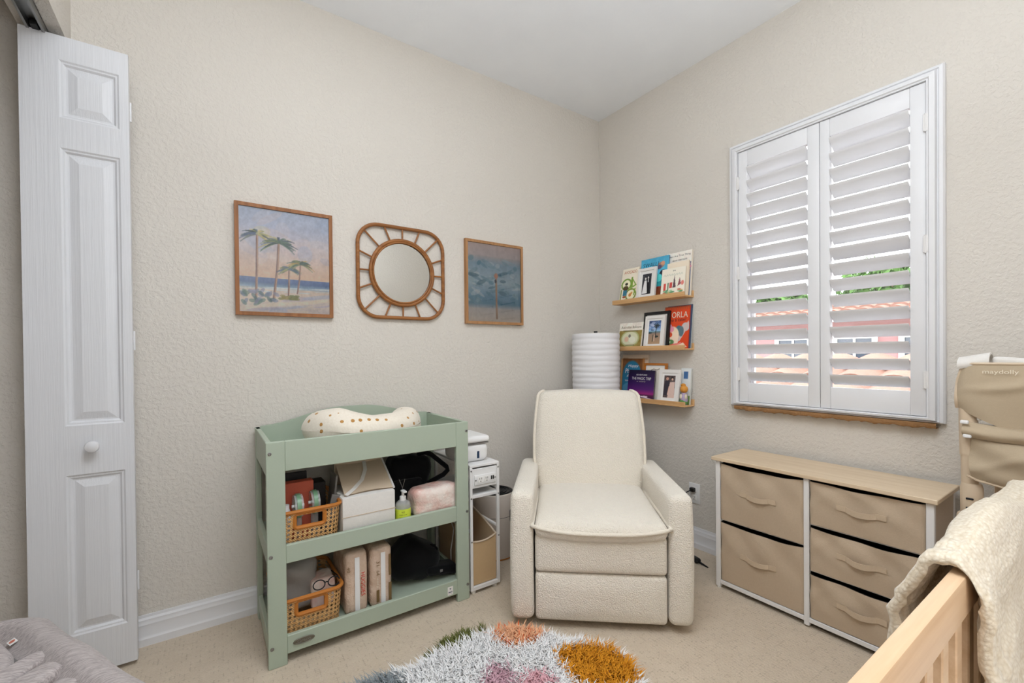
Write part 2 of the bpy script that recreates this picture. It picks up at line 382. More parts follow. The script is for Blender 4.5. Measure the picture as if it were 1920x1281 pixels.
# ------------------------------------------------------------------ little painter for prints
class Canvas:
    def __init__(s, w, h, c=(255, 255, 255)):
        s.w, s.h = w, h; s.a = np.zeros((h, w, 3)); s.a[:] = np.array(c) / 255.
        s.X, s.Y = np.meshgrid((np.arange(w) + .5) / w, (np.arange(h) + .5) / h)      # 0..1, y downward
        s.asp = h / w
    def put(s, mask, c, al=1.):
        mk = np.clip(mask, 0, 1)[..., None] * al; s.a = s.a * (1 - mk) + np.array(c) / 255. * mk
    def vgrad(s, y0, y1, stops):
        ys = np.array([q[0] for q in stops]); cs = np.array([q[1] for q in stops]) / 255.
        t = (s.Y - y0) / (y1 - y0); g = np.stack([np.interp(t, ys, cs[:, k]) for k in range(3)], -1)
        mk = ((s.Y >= y0) & (s.Y <= y1))[..., None]; s.a = np.where(mk, g, s.a)
    def rect(s, x0, y0, x1, y1, c, al=1.): s.put((s.X >= x0) & (s.X <= x1) & (s.Y >= y0) & (s.Y <= y1), c, al)
    def ell(s, cx, cy, rx, ry, c, al=1., rot=0.):
        dx, dy = s.X - cx, (s.Y - cy); ca, sa = math.cos(rot), math.sin(rot)
        d = ((dx * ca + dy * sa) / rx) ** 2 + ((-dx * sa + dy * ca) / ry) ** 2
        s.put(np.clip((1.12 - d) / .24, 0, 1), c, al)
    def ring(s, cx, cy, rx, ry, t, c):
        d = np.sqrt(((s.X - cx) / rx) ** 2 + ((s.Y - cy) / ry) ** 2); s.put(np.abs(d - 1) < t, c)
    def stroke(s, pts, r, c, al=1.):
        m = np.zeros_like(s.X); k = len(pts)
        for i in range(k - 1):
            (x0, y0), (x1, y1) = pts[i], pts[i + 1]; rr = r if not isinstance(r, (list, tuple)) else r[i]
            dx, dy = x1 - x0, (y1 - y0) * s.asp; L = dx * dx + dy * dy + 1e-12
            t = np.clip(((s.X - x0) * dx + (s.Y - y0) * s.asp * dy) / L, 0, 1)
            d = np.hypot(s.X - x0 - t * dx, (s.Y - y0) * s.asp - t * dy); m = np.maximum(m, np.clip((rr - d) * s.w + .5, 0, 1))
        s.put(m, c, al)
    def poly(s, pts, c, al=1.):
        m = np.zeros(s.X.shape, bool); n = len(pts)
        for i in range(n):
            (x0, y0), (x1, y1) = pts[i], pts[(i + 1) % n]
            if y0 == y1: continue
            cr = ((y0 > s.Y) != (y1 > s.Y)) & (s.X < (x1 - x0) * (s.Y - y0) / (y1 - y0) + x0); m ^= cr
        s.put(m.astype(float), c, al)
    def fbm(s, k, seed=0):
        r = np.random.default_rng(seed); out = np.zeros(s.X.shape); amp = 1.
        for o in range(3):
            n = k * 2 ** o; g = r.random((n + 2, n + 2)); x = s.X * n; y = s.Y * n; i = x.astype(int); j = y.astype(int); fx = x - i; fy = y - j
            fx = fx * fx * (3 - 2 * fx); fy = fy * fy * (3 - 2 * fy)
            out += amp * ((g[j, i] * (1 - fx) + g[j, i + 1] * fx) * (1 - fy) + (g[j + 1, i] * (1 - fx) + g[j + 1, i + 1] * fx) * fy); amp *= .5
        return out / 1.75
    def mottle(s, amt, k=10, seed=1): s.a = np.clip(s.a + (s.fbm(k, seed) - .5)[..., None] * amt, 0, 1)
def print_mesh(name, cv, m, w, h, mat, gain=1.):
    """flat printed sheet: local x right 0..w, y up 0..h"""
    nx, ny = cv.w, cv.h
    xs = np.linspace(0, w, nx); ys = np.linspace(h, 0, ny); X, Y = np.meshgrid(xs, ys)
    P = np.stack([X.ravel(), Y.ravel(), np.zeros(nx * ny), np.ones(nx * ny)]); Mx = np.array(m); V = (Mx @ P)[:3].T
    i = np.arange(nx * (ny - 1)).reshape(ny - 1, nx)[:, :-1].ravel(); F = np.stack([i + nx, i + nx + 1, i + 1, i], -1)
    me = bpy.data.meshes.new(name); me.from_pydata(V.tolist(), [], F.tolist())
    ca = me.color_attributes.new('Col', 'FLOAT_COLOR', 'POINT')
    c = np.ones((nx * ny, 4)); c[:, :3] = np.clip(lin(cv.a.reshape(-1, 3)) * gain, 0, .95); ca.data.foreach_set('color', c.ravel())
    me.materials.append(M[mat]); me.update(); return me
#@@ROOM
# ================================================================== SETTING
H = 2.797; XW = -2.735; YS = -2.98; XC = -3.5
struct('floor', G().box(XC - .1, .2, YS - .1, .1, -.1, 0), 'carpet', smooth=False)
struct('ceiling', G().box(XC - .1, .2, YS - .1, .12, H, H + .1), 'ceil', smooth=False)
struct('wall_north', G().box(XC - .1, .2, 0, .12, 0, H), 'wall', smooth=False)
WY0, WY1, WZ0, WZ1 = -1.795, -.993, .868, 2.212       # window opening
g = G(); g.box(0, .2, YS, WY0, 0, H); g.box(0, .2, WY1, .0, 0, H); g.box(0, .2, WY0, WY1, 0, WZ0); g.box(0, .2, WY0, WY1, WZ1, H)
struct('wall_east', g, 'wall', smooth=False)
struct('wall_south', G().box(XC - .1, .2, YS - .12, YS, 0, H), 'wall', smooth=False)
HZ = 2.268; CY0 = -1.55                                 # closet opening
g = G(); g.box(XW - .115, XW, CY0, 0, HZ, H); g.box(XW - .115, XW, YS, CY0, 0, H)
struct('wall_west', g, 'wall', smooth=False)
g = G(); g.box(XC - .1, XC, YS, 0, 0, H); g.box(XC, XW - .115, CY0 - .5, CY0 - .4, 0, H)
struct('wall_closet', g, 'closetshade', smooth=False)
def baseboard(name, p0, p1, nrm):
    prof = [(0, 0), (.018, 0), (.018, .028), (.015, .034), (.0135, .038), (.0125, .075), (.0135, .082), (.012, .088), (.0105, .094), (.0105, .1), (.006, .108), (.005, .118), (0, .118)]
    g = G(); V = []
    for p in (p0, p1):
        for d, z in prof: V.append((p[0] + nrm[0] * d, p[1] + nrm[1] * d, z))
    n = len(prof); g.add(V, [tuple(range(n)), tuple(range(n, 2 * n))] + [(i, (i + 1) % n, (i + 1) % n + n, i + n) for i in range(n)])
    struct(name, g, 'trim', ang=20)
baseboard('baseboard_north', (XC, 0), (0, 0), (0, -1)); baseboard('baseboard_east', (0, 0), (0, YS), (-1, 0))

# closet track in the header and the folded bifold door
g = G(); yb = -.03
g.box(XW - .085, XW - .078, CY0, yb, HZ - .028, HZ); g.box(XW - .047, XW - .04, CY0, yb, HZ - .028, HZ); g.box(XW - .085, XW - .04, CY0, yb, HZ - .004, HZ)
trk = struct('trim_1', g, 'metal', smooth=False)
obj('track_guide', G().box(XW - .073, XW - .052, -.16, -.10, HZ - .026, HZ - .006, .004), 'black', trk)
def door_leaf(x0, x1, yf, th, z0, z1, panels):
    """leaf facing -y, with routed raised panels in its face"""
    g = G(); V = []; F = []
    xs = [x0, x1]; rects = panels
    fx0, fx1 = rects[0][0], rects[0][1]
    # face strips around the panels
    def quad(a, b, c, d, yo=0.):
        g.add([(a, yf + yo, c), (b, yf + yo, c), (b, yf + yo, d), (a, yf + yo, d)], [(0, 1, 2, 3)])
    quad(x0, fx0, z0, z1); quad(fx1, x1, z0, z1); zc = z0
    for (a, b, c, d) in rects: quad(a, b, zc, c); zc = d
    quad(fx0, fx1, zc, z1)
    for (a, b, c, d) in rects:
        L = [(0, 0.), (.005, .004), (.010, .0045), (.016, .011), (.021, .011), (.046, .003)]
        ring = []
        for o, yo in L: ring.append([(a + o, yf + yo, c + o), (b - o, yf + yo, c + o), (b - o, yf + yo, d - o), (a + o, yf + yo, d - o)])
        for i in range(len(ring) - 1):
            for j in range(4):
                k = (j + 1) % 4; g.add([ring[i][j], ring[i][k], ring[i + 1][k], ring[i + 1][j]], [(0, 1, 2, 3)])
        g.add(ring[-1], [(0, 1, 2, 3)])
    g.add([(x0, yf, z0), (x0, yf + th, z0), (x0, yf + th, z1), (x0, yf, z1)], [(0, 1, 2, 3)])
    g.add([(x1, yf, z0), (x1, yf + th, z0), (x1, yf + th, z1), (x1, yf, z1)], [(0, 1, 2, 3)])
    g.add([(x0, yf, z1), (x1, yf, z1), (x1, yf + th, z1), (x0, yf + th, z1)], [(0, 1, 2, 3)])
    g.add([(x0, yf, z0), (x1, yf, z0), (x1, yf + th, z0), (x0, yf + th, z0)], [(0, 1, 2, 3)])
    g.add([(x0, yf + th, z0), (x1, yf + th, z0), (x1, yf + th, z1), (x0, yf + th, z1)], [(0, 1, 2, 3)])
    return g
DX0, DX1, DY = -2.84, -2.562, -.132
PN = [(DX0 + .096, DX1 - .026, .165, .728), (DX0 + .096, DX1 - .026, .9, 1.862), (DX0 + .096, DX1 - .026, 1.965, 2.163)]
door = struct('door_1', door_leaf(DX0, DX1, DY, .03, .018, 2.245, PN), 'door', smooth=False)
obj('rear_leaf', G().box(DX0 + .006, DX1 - .012, DY + .034, DY + .064, .018, 2.245, .002, 1), 'door', door, smooth=False)
kn = G().lathe([(.009, 0), (.008, .012), (.010, .016), (.0175, .021), (.0205, .029), (.018, .037), (.009, .041), (0.0005, .0415)], n=24)
kn.xf(Matrix.Translation((-2.672, DY, .826)) @ Matrix.Rotation(PI / 2, 4, 'X'))
obj('door_knob', kn, 'trim', door)
for z in (.3, 1.2, 2.05): obj('hinge', G().cyl((DX1 + .001, DY + .033, z - .035), (DX1 + .001, DY + .033, z + .035), .004, n=10), 'trim', door)

# ------------------------------------------------------------------ window, sill, shutters
FY0, FY1, FZ0, FZ1 = -1.815, -.973, .853, 2.229        # outer casing
IY0, IY1, IZ0, IZ1 = -1.7635, -1.0205, .8745, 2.182      # shutter opening
def ring_x(rects):
    """mitred frame from nested (y0,y1,z0,z1,x) rings"""
    g = G()
    R = [[(x, a, c), (x, b, c), (x, b, d), (x, a, d)] for a, b, c, d, x in rects]
    for i in range(len(R) - 1):
        for j in range(4):
            k = (j + 1) % 4; g.add([R[i][j], R[i][k], R[i + 1][k], R[i + 1][j]], [(0, 1, 2, 3)])
    return g
def ins(d, x): return (FY0 + d, FY1 - d, FZ0 + d * .55 if False else FZ0 + d, FZ1 - d, x)
def ins2(t, x):
    e = lambda a, b: a + (b - a) * t
    return (e(FY0, IY0), e(FY1, IY1), e(FZ0, IZ0), e(FZ1, IZ1), x)
win = struct('window_1', ring_x([ins2(0, 0), ins2(0, -.018), ins2(.1, -.026), ins2(.3, -.028), ins2(.36, -.022), ins2(.42, -.022), ins2(.5, -.036), ins2(.82, -.038), ins2(.9, -.032), ins2(1., -.032), ins2(1., .0), ins2(1., .11)]), 'trim', ang=15)
g = ring_x([(WY0, WY1, WZ0, WZ1, .10), (WY0 + .035, WY1 - .035, WZ0 + .035, WZ1 - .035, .10), (WY0 + .035, WY1 - .035, WZ0 + .035, WZ1 - .035, .14)])
g.box(.105, .13, WY0 + .03, WY1 - .03, 1.52, 1.55)
obj('window_sash', g, 'trim', win, smooth=False)
obj('window_pane', G().box(.118, .121, WY0 + .034, WY1 - .034, WZ0 + .034, WZ1 - .034), 'glass', win, smooth=False)
# rough brown stone sill
def sillf(u, v):
    y = -1.003 + (-1.793 + 1.003) * u; a = 2 * PI * v; n = .0018 * math.sin(u * 47) + .0014 * math.sin(u * 113 + 1) + .001 * math.sin(u * 211 + v * 5)
    z0, z1 = .833, .8525; x0, x1 = 0., -.043
    P = [(x0, z0), (x1 + .004, z0), (x1, z0 + .004), (x1, z1), (x0, z1)]
    k = min(int(v * 4 + 1e-6), 4); p = P[k]; return (p[0] + (n if 0 < k < 4 else 0), y, p[1] + (n if k < 3 else 0))
obj('window_sill', G().grid(sillf, 90, 4), 'stone', win, ang=80)

def shutter(ya, yb, sl, sr, label, hinge_y):
    """ya > yb; stile widths sl (at ya) and sr (at yb)"""
    t = thing('plantation_shutter', (-.02, (ya + yb) / 2, IZ0), label, 'shutter', 'pair of white window shutters')
    x0, x1 = -.024, .004; zb, zt = .9725, 2.101
    for a, b in ((ya, ya - sl), (yb + sr, yb)): obj('stile', G().box(x0, x1, b, a, IZ0 + .002, IZ1 - .002, .003), 'shutter', t)
    for c, d in ((IZ0 + .002, zb), (zt, IZ1 - .002)): obj('cross_rail', G().box(x0 + .001, x1, yb + sr, ya - sl, c, d, .002), 'shutter', t)
    n = 16; sp = (zt - zb) / n; th = math.radians(40); c = .076
    prof = []
    for k in range(14):
        a = 2 * PI * k / 14; e = math.copysign(abs(math.cos(a)) ** .9, math.cos(a)) * c / 2; w = math.sin(a) * .0052
        prof.append((e * math.cos(th) + w * math.sin(th), -e * math.sin(th) + w * math.cos(th)))
    for i in range(n):
        zc = zb + sp * (i + .5); g = G()
        g.prism([(-.010 + p[0], zc + p[1]) for p in prof], yb + sr + .0015, ya - sl - .0015, 'y')
        obj('louver', g, 'shutter', t, ang=50)
    for z in (1.02, 1.55, 2.02):
        h = G(); h.cyl((-.03, hinge_y, z - .035), (-.03, hinge_y, z + .035), .0042, n=10); h.box(-.033, -.024, hinge_y - .008, hinge_y + .008, z - .033, z + .033, .001, 1)
        obj('hinge', h, 'whitemetal', t)
    return t
shutter(-1.0225, -1.3965, .0465, .049, 'white louvred window shutter on the side towards the bookshelves', -1.0215)
shutter(-1.3985, -1.7615, .0395, .0485, 'white louvred window shutter on the side towards the beige folding stand', -1.7625)

# ------------------------------------------------------------------ outside
g = G()
hs = thing('neighbor_house', (8, 1, -3), 'pink stucco house with tiled roof seen through the shutters', 'house')
obj('house_wall', G().box(8, 8.3, -3.5, 9, -3, 1.72), 'pinkwall', hs, smooth=False)
def tile_roof(p0, along, up, L, Wd, pitch, amp, rows):
    a = Vector(along).normalized(); u = Vector(up).normalized(); n = a.cross(u)
    if n.z < 0: n = -n
    nu = int(L / pitch * 8)
    def f(s, t):
        r = t * rows; st = (r - math.floor(r)) if t < 1 else 1.
        h = amp * abs(math.sin(PI * s * L / pitch)) + (1 - st) * amp * .9
        return Vector(p0) + a * (s * L) + u * (t * Wd) + n * h
    g = G(); m = rows * 3
    ts = []
    for i in range(rows): ts += [i / rows, (i + .5) / rows, (i + .985) / rows]
    V = [f(i / nu, t) for i in range(nu + 1) for t in ts]; F = []
    for i in range(nu):
        for j in range(len(ts) - 1): F.append((i * len(ts) + j, (i + 1) * len(ts) + j, (i + 1) * len(ts) + j + 1, i * len(ts) + j + 1))
    g.add(V, F); return g
obj('roof', tile_roof((7.5, -3.8, 1.66), (0, 1, 0), (1, 0, .30), 13, 2.2, .26, .05, 8), 'terracotta', hs, ang=30)
for y, hh in ((1.03, .42), (2.12, .42), (.0, .42)):
    w = obj('window', ring_x([(y - .36, y + .36, .76, 1.45, 8.), (y - .36, y + .36, .76, 1.45, 7.95), (y - .28, y + .28, .84, 1.37, 7.95), (y - .28, y + .28, .84, 1.37, 8.)]), 'trim', hs, smooth=False)
    gp = G(); gp.box(7.985, 7.995, y - .28, y + .28, .84, 1.37); obj('pane', gp, 'darkglass', w, smooth=False)
    gm = G(); gm.box(7.965, 7.985, y - .02, y + .02, .84, 1.37); gm.box(7.965, 7.985, y - .28, y + .28, 1.08, 1.12); obj('muntin', gm, 'trim', w, smooth=False)
lr = thing('tile_roof', (2.2, 0, .4), 'low terracotta barrel tile roof just outside the window', 'roof')
obj('roof_slope', tile_roof((1.35, -3, .50), (0, 1, 0), (1, 0, .34), 6, 1.75, .30, .055, 5), 'terracotta', lr, ang=30)
obj('eave_wall', G().box(1.5, 3., -2.9, 2.9, -3, .5), 'pinkwall', lr, smooth=False)
struct('ground_outside', G().box(.3, 40, -20, 30, -3.1, -3.), 'grass', smooth=False)['kind'] = 'structure'
def tree(x, y, z, r, label, seed):
    t = thing('tree', (x, y, -3), label, 'tree', 'trees behind the neighbouring house')
    rr = random.Random(seed)
    obj('trunk', G().cyl((x, y, -3), (x, y, z), .18, .1, 10), 'frameoak', t)
    g = G()
    for i in range(900):
        d = Vector((rr.gauss(0, 1), rr.gauss(0, 1), rr.gauss(0, 1))).normalized() * r * rr.uniform(.45, 1.); d.z *= .62
        p = Vector((x, y, z)) + d; a = Vector((rr.gauss(0, 1), rr.gauss(0, 1), rr.gauss(0, 1))).normalized() * .2; b = a.cross(Vector((rr.gauss(0, 1), rr.gauss(0, 1), rr.gauss(0, 1)))).normalized() * .06
        g.add([p - a, p + b, p + a, p - b], [(0, 1, 2, 3)])
    obj('crown', g, 'leaf', t, smooth=False)
tree(13.5, 2.0, 3.0, 1.2, 'leafy tree behind the pink house towards the folding stand side', 3)
tree(13.0, 4.6, 2.6, .85, 'low leafy tree behind the pink house towards the bookshelf side', 4)

# ================================================================== WALL ART
def picture(name, x0, x1, z0, z1, bw, th, fmat, cv, label, gl='picglass'):
    t = thing(name, ((x0 + x1) / 2, 0, z0), label, 'picture', None)
    R = [(x0, x1, z0, z1, -.001), (x0, x1, z0, z1, -th), (x0 + bw, x1 - bw, z0 + bw, z1 - bw, -th), (x0 + bw, x1 - bw, z0 + bw, z1 - bw, -th + .008)]
    g = G(); Q = [[(a, y, c), (b, y, c), (b, y, d), (a, y, d)] for a, b, c, d, y in R]
    for i in range(3):
        for j in range(4): g.add([Q[i][j], Q[i][(j + 1) % 4], Q[i + 1][(j + 1) % 4], Q[i + 1][j]], [(0, 1, 2, 3)])
    obj('frame', g, fmat, t, smooth=False)
    m = frame3((x0 + bw, -th + .008, z0 + bw), (1, 0, 0), (0, 0, 1))
    obj('art_print', print_mesh('art_print', cv, m, x1 - x0 - 2 * bw, z1 - z0 - 2 * bw, 'print', 1.12), 'print', t)
    obj('backing', G().box(x0 + .004, x1 - .004, -.007, -.001, z0 + .004, z1 - .004), 'kraft', t, smooth=False)
    m2 = G().add([(x0 + bw, -th + .005, z0 + bw), (x1 - bw, -th + .005, z0 + bw), (x1 - bw, -th + .005, z1 - bw), (x0 + bw, -th + .005, z1 - bw)], [(0, 1, 2, 3)])
    obj('glass', m2, gl, t, smooth=False)
    return t
c = Canvas(170, 208)
c.vgrad(0, .68, [(0, (176, 186, 206)), (.25, (190, 194, 212)), (.5, (214, 204, 208)), (.75, (232, 206, 190)), (1, (240, 202, 172))])
for i in range(26):
    r = random.Random(i); c.ell(r.random(), r.uniform(.02, .48), r.uniform(.06, .2), r.uniform(.03, .09), r.choice([(226, 214, 216), (160, 176, 202), (238, 222, 214), (204, 198, 214), (232, 206, 200)]), .24, r.uniform(-.6, .6))
c.ell(.24, .22, .09, .05, (236, 222, 160), .25)
c.vgrad(.665, .765, [(0, (112, 132, 178)), (.45, (98, 122, 166)), (.8, (150, 176, 198)), (1, (196, 206, 208))])
c.vgrad(.765, 1, [(0, (224, 206, 192)), (.4, (236, 218, 200)), (1, (222, 208, 204))])
for i in range(16):
    r = random.Random(50 + i); c.ell(r.random(), r.uniform(.74, .8), .16, .006, (222, 228, 228), .7)
    c.ell(r.random(), r.uniform(.82, 1.), r.uniform(.1, .3), r.uniform(.01, .03), r.choice([(198, 188, 204), (244, 228, 208), (186, 192, 212)]), .55, -.1)
def palm(c, bx, by, tx, ty, sz, sd, cols, w=.011):
    r = random.Random(sd); mx = (bx + tx) / 2 + (tx - bx) * .15
    c.stroke([(bx, by), (mx, (by + ty) / 2), (tx, ty)], w, (142, 108, 104)); c.stroke([(bx + .006, by), (mx + .006, (by + ty) / 2), (tx + .004, ty)], w * .4, (206, 170, 140))
    for k in range(40):
        a = r.uniform(-.7, PI + .7); L = sz * r.uniform(.6, 1.05); pts = []
        for q in range(6):
            s = q / 5; pts.append((tx + math.cos(a) * L * s, ty - (math.sin(a) * L * s * .62 - L * s * s * .34) / c.asp * .9))
        c.stroke(pts, [.013, .011, .009, .007, .004], r.choice(cols), .75)
gc = [(92, 118, 104), (70, 92, 92), (140, 148, 104), (196, 186, 128), (102, 116, 146), (56, 74, 84)]
palm(c, .17, .90, .19, .25, .19, 1, gc + [(226, 206, 140)], .012); palm(c, .36, .86, .42, .31, .22, 2, gc, .013)
palm(c, .52, .82, .53, .56, .13, 3, gc, .009); palm(c, .62, .8, .66, .5, .17, 4, gc + [(206, 170, 110)], .008)
for i in range(30):
    r = random.Random(200 + i); c.ell(r.uniform(.03, .4), r.uniform(.79, .92), .035, .018, r.choice([(96, 128, 120), (126, 142, 172), (150, 152, 180), (70, 104, 110)]), .6, r.uniform(-1, 1)); c.ell(r.uniform(.43, .62), r.uniform(.825, .86), .03, .012, r.choice([(132, 138, 84), (176, 160, 104)]), .7)
c.mottle(.10, 26, 5); c.mottle(.08, 60, 6)
picture('framed_picture', -2.233, -1.833, 1.318, 1.809, .0155, .024, 'framewood', c, 'wood framed painting of palm trees on a beach')
c = Canvas(120, 146)
c.vgrad(0, .16, [(0, (214, 190, 182)), (1, (206, 192, 190))]); c.vgrad(.16, 1, [(0, (196, 186, 184)), (.12, (150, 180, 198)), (.4, (186, 208, 218)), (.62, (120, 164, 190)), (.72, (108, 152, 178)), (.8, (214, 208, 204)), (1, (234, 218, 202))])
for i in range(60):
    r = random.Random(300 + i); c.ell(r.random(), r.uniform(.2, .76), r.uniform(.03, .14), r.uniform(.008, .035), r.choice([(226, 232, 234), (92, 140, 166), (164, 196, 206), (60, 104, 132), (120, 160, 178)]), .5, r.uniform(-.5, .5))
c.stroke([(.52, .42), (.53, .95)], .016, (176, 136, 104)); c.ell(.52, .40, .035, .035, (196, 130, 96)); c.ell(.51, .47, .02, .025, (50, 56, 70))
c.mottle(.08, 24, 8)
picture('framed_picture', -1.107, -.700, 1.315, 1.806, .0155, .022, 'frameoak', c, 'wood framed picture of blue sea reflecting the window shutters', 'seaglass')

# rattan mirror
mx_, mz_ = -1.480, 1.568
mt = thing('rattan_mirror', (mx_, 0, mz_), 'round mirror in a rounded square rattan frame with spokes', 'mirror')
def rsq(hw, hh, r, n=10):
    P = []
    for cx, cz, a0 in ((hw - r, hh - r, 0), (-hw + r, hh - r, 90), (-hw + r, -hh + r, 180), (hw - r, -hh + r, 270)):
        for k in range(n + 1): a = math.radians(a0 + 90 * k / n); P.append((mx_ + cx + r * math.cos(a), -.014, mz_ + cz + r * math.sin(a)))
    return P
obj('outer_hoop', G().tube(rsq(.2325, .2365, .105), .0095, 12, True), 'rattan', mt)
circ = lambda r, y, n=48: [(mx_ + r * math.cos(2 * PI * k / n), y, mz_ + r * math.sin(2 * PI * k / n)) for k in range(n)]
g = G(); g.tube(circ(.170, -.016), .0095, 12, True); g.tube(circ(.158, -.021, 48), .005, 10, True)
obj('inner_hoop', g, 'rattan', mt)
for k in range(16):
    a = PI / 8 * k; 
    lo, hi = .17, .36
    for _ in range(30):
        md = (lo + hi) / 2; qx, qz = abs(md * math.cos(a)), abs(md * math.sin(a)); ex, ez = max(0, qx - (.2325 - .105)), max(0, qz - (.2365 - .105))
        if math.hypot(ex, ez) < .105: lo = md
        else: hi = md
    best = (mx_ + lo * math.cos(a), 0, mz_ + lo * math.sin(a))
    obj('spoke', G().tube([(mx_ + .168 * math.cos(a), -.015, mz_ + .168 * math.sin(a)), (best[0], -.013, best[2])], .0047, 8), 'rattan', mt)
obj('mirror_glass', G().cyl((mx_, -.008, mz_), (mx_, -.016, mz_), .157, n=64), 'mirror', mt)
obj('mirror_back', G().cyl((mx_, -.002, mz_), (mx_, -.008, mz_), .168, n=48), 'framewood', mt)
#@@SHELF
# ================================================================== PICTURE LEDGES AND BOOKS
def ledge(zb, label):
    t = thing('picture_ledge', (0, -.475, zb), label, 'shelf', 'three wooden picture ledges')
    y0, y1 = -.747, -.207
    obj('back_rail', G().box(-.013, 0, y0, y1, zb, zb + .04, .0015, 1), 'pine', t, smooth=False)
    obj('shelf_board', G().box(-.10, -.013, y0, y1, zb, zb + .009, .0015, 1), 'pine', t, smooth=False)
    obj('front_lip', G().box(-.10, -.089, y0, y1, zb + .009, zb + .0285, .0015, 1), 'pine', t, smooth=False)
    return zb + .009
Z1 = ledge(1.456, 'topmost of the three wooden picture ledges beside the window'); Z2 = ledge(1.150, 'middle of the three wooden picture ledges, right of the lamp')
Z3 = ledge(.822, 'lowest of the three wooden picture ledges, just above the armchair')
def lean(y, z, x, w, h, th, xt):
    """matrix for a flat item on a ledge: base left-front corner; top leans to x = xt"""
    s = max(-.98, min(.98, (xt - x) / h)); a = math.asin(s)
    return frame3((x, y, z + .0008), (0, -1, 0), (math.sin(a), 0, math.cos(a)))
def book(name, y, z, x, w, h, th, xt, cv, col, label, cat='book', group=None, texts=()):
    t = thing(name, (x, y - w / 2, z), label, cat, group); m = lean(y, z, x, w, h, th, xt)
    cm = paint('cover_%d' % len(bpy.data.materials), S(*col), .45, .35)
    g = G(); g.box(0, w, 0, h, -.0022, 0); g.box(0, w, 0, h, -th, -th + .0022); g.box(0, .003, 0, h, -th, 0)
    obj('cover', g.xf(m), cm, t, smooth=False)
    obj('pages', G().box(.003, w - .003, .003, h - .003, -th + .0022, -.0022).xf(m), 'pages', t, smooth=False)
    obj('cover_art', print_mesh('cover_art', cv, m @ Matrix.Translation((0, 0, .0004)), w, h, 'cover', 1.1), 'cover', t)
    for i, (s, mat_, cx, cy, tw, tht, *sh) in enumerate(texts):
        obj('lettering', text_mesh('lettering', s, mat_, tw, tht, m @ Matrix.Translation((0, 0, .0010)), (cx, cy), sh[0] if sh else 0.), mat_, t)
    return t
def photo(name, y, z, x, w, h, xt, bw, matw, fmat, cv, label, group=None, dep=.014):
    t = thing(name, (x, y - w / 2, z), label, 'photo frame', group); m = lean(y, z, x, w, h, .02, xt)
    R = [(0, w, 0, h, -dep), (0, w, 0, h, .0), (bw, w - bw, bw, h - bw, 0), (bw, w - bw, bw, h - bw, -.007)]
    Q = [[(a, c_, k), (b, c_, k), (b, d, k), (a, d, k)] for a, b, c_, d, k in R]; g = G()
    for i in range(3):
        for j in range(4): g.add([Q[i][j], Q[i][(j + 1) % 4], Q[i + 1][(j + 1) % 4], Q[i + 1][j]], [(0, 1, 2, 3)])
    obj('frame', g.xf(m), fmat, t, smooth=False)
    obj('mat_board', G().box(bw, w - bw, bw, h - bw, -dep, -.006).xf(m), 'mat', t, smooth=False)
    a, b = bw + matw, bw + matw * 1.15
    obj('photo_print', print_mesh('photo_print', cv, m @ Matrix.Translation((a, b, -.0056)), w - 2 * a, h - 2 * b, 'print', 1.1), 'print', t)
    return t
GB = 'books and frames on the picture ledges'
# --- top ledge
c = Canvas(54, 88, (236, 226, 206)); 
c.ring(.34, .47, .27, .15, .16, (122, 156, 60)); c.ell(.34, .47, .2, .11, (244, 236, 200)); c.ell(.34, .46, .09, .04, (52, 48, 40))
c.poly([(.66, .30), (.94, .52), (.70, .60)], (122, 156, 60)); c.poly([(.72, .39), (.84, .50), (.73, .54)], (240, 232, 196)); c.stroke([(.64, .30), (.64, .6)], .05, (122, 156, 60))
c.ell(.32, .58, .16, .07, (84, 66, 40)); c.ring(.66, .78, .28, .16, .14, (120, 140, 50)); c.ell(.66, .78, .19, .11, (238, 230, 190)); c.ell(.62, .79, .08, .05, (196, 130, 70)); c.ell(.7, .74, .06, .04, (206, 150, 90))
c.rect(.18, .64, .42, .8, (52, 116, 140)); c.ell(.28, .83, .1, .03, (150, 70, 40)); c.stroke([(.08, .62), (.06, .97)], .03, (110, 130, 60)); c.stroke([(.88, .62), (.84, .8)], .03, (120, 150, 60))
book('picture_book', -.245, Z1, -.078, .137, .232, .008, -.030, c, (236, 228, 210), 'cream book with round green avocado shapes on the top ledge', 'book', GB, [('AVOCADO', 'orangeink', .068, .206, .105, .02)])
c = Canvas(60, 90, (48, 48, 54))
for i in range(24):
    r = random.Random(i + 11); c.ell(r.random(), r.random(), .1, .08, r.choice([(30, 30, 36), (70, 70, 76), (96, 96, 100)]), .5)
c.ell(.36, .24, .09, .06, (214, 210, 206)); c.poly([(.25, .32), (.48, .32), (.62, .96), (.04, .96)], (226, 224, 224)); c.ell(.66, .2, .08, .055, (206, 202, 198)); c.poly([(.54, .27), (.84, .27), (.84, .96), (.6, .96)], (26, 26, 30)); c.rect(.64, .27, .7, .42, (220, 220, 220))
photo('photo_frame', -.392, Z1, -.084, .138, .205, -.056, .017, .018, 'whiteframe', c, 'white frame with a black and white wedding photo', GB)
c = Canvas(66, 84, (70, 166, 206)); c.vgrad(0, 1, [(0, (74, 164, 200)), (.4, (88, 188, 220)), (.62, (70, 160, 190)), (.7, (140, 40, 36)), (.85, (150, 84, 40)), (1, (110, 70, 30))])
c.ell(.74, .2, .12, .07, (150, 128, 120)); c.ell(.8, .17, .07, .05, (206, 150, 120)); c.ell(.68, .25, .08, .05, (90, 80, 110)); c.ell(.82, .45, .14, .13, (24, 34, 52)); c.ell(.66, .5, .14, .09, (86, 206, 206)); c.poly([(.45, .62), (1, .55), (1, .68), (.45, .72)], (40, 150, 160)); c.ell(.8, .8, .2, .08, (130, 66, 36)); c.mottle(.1, 12, 3)
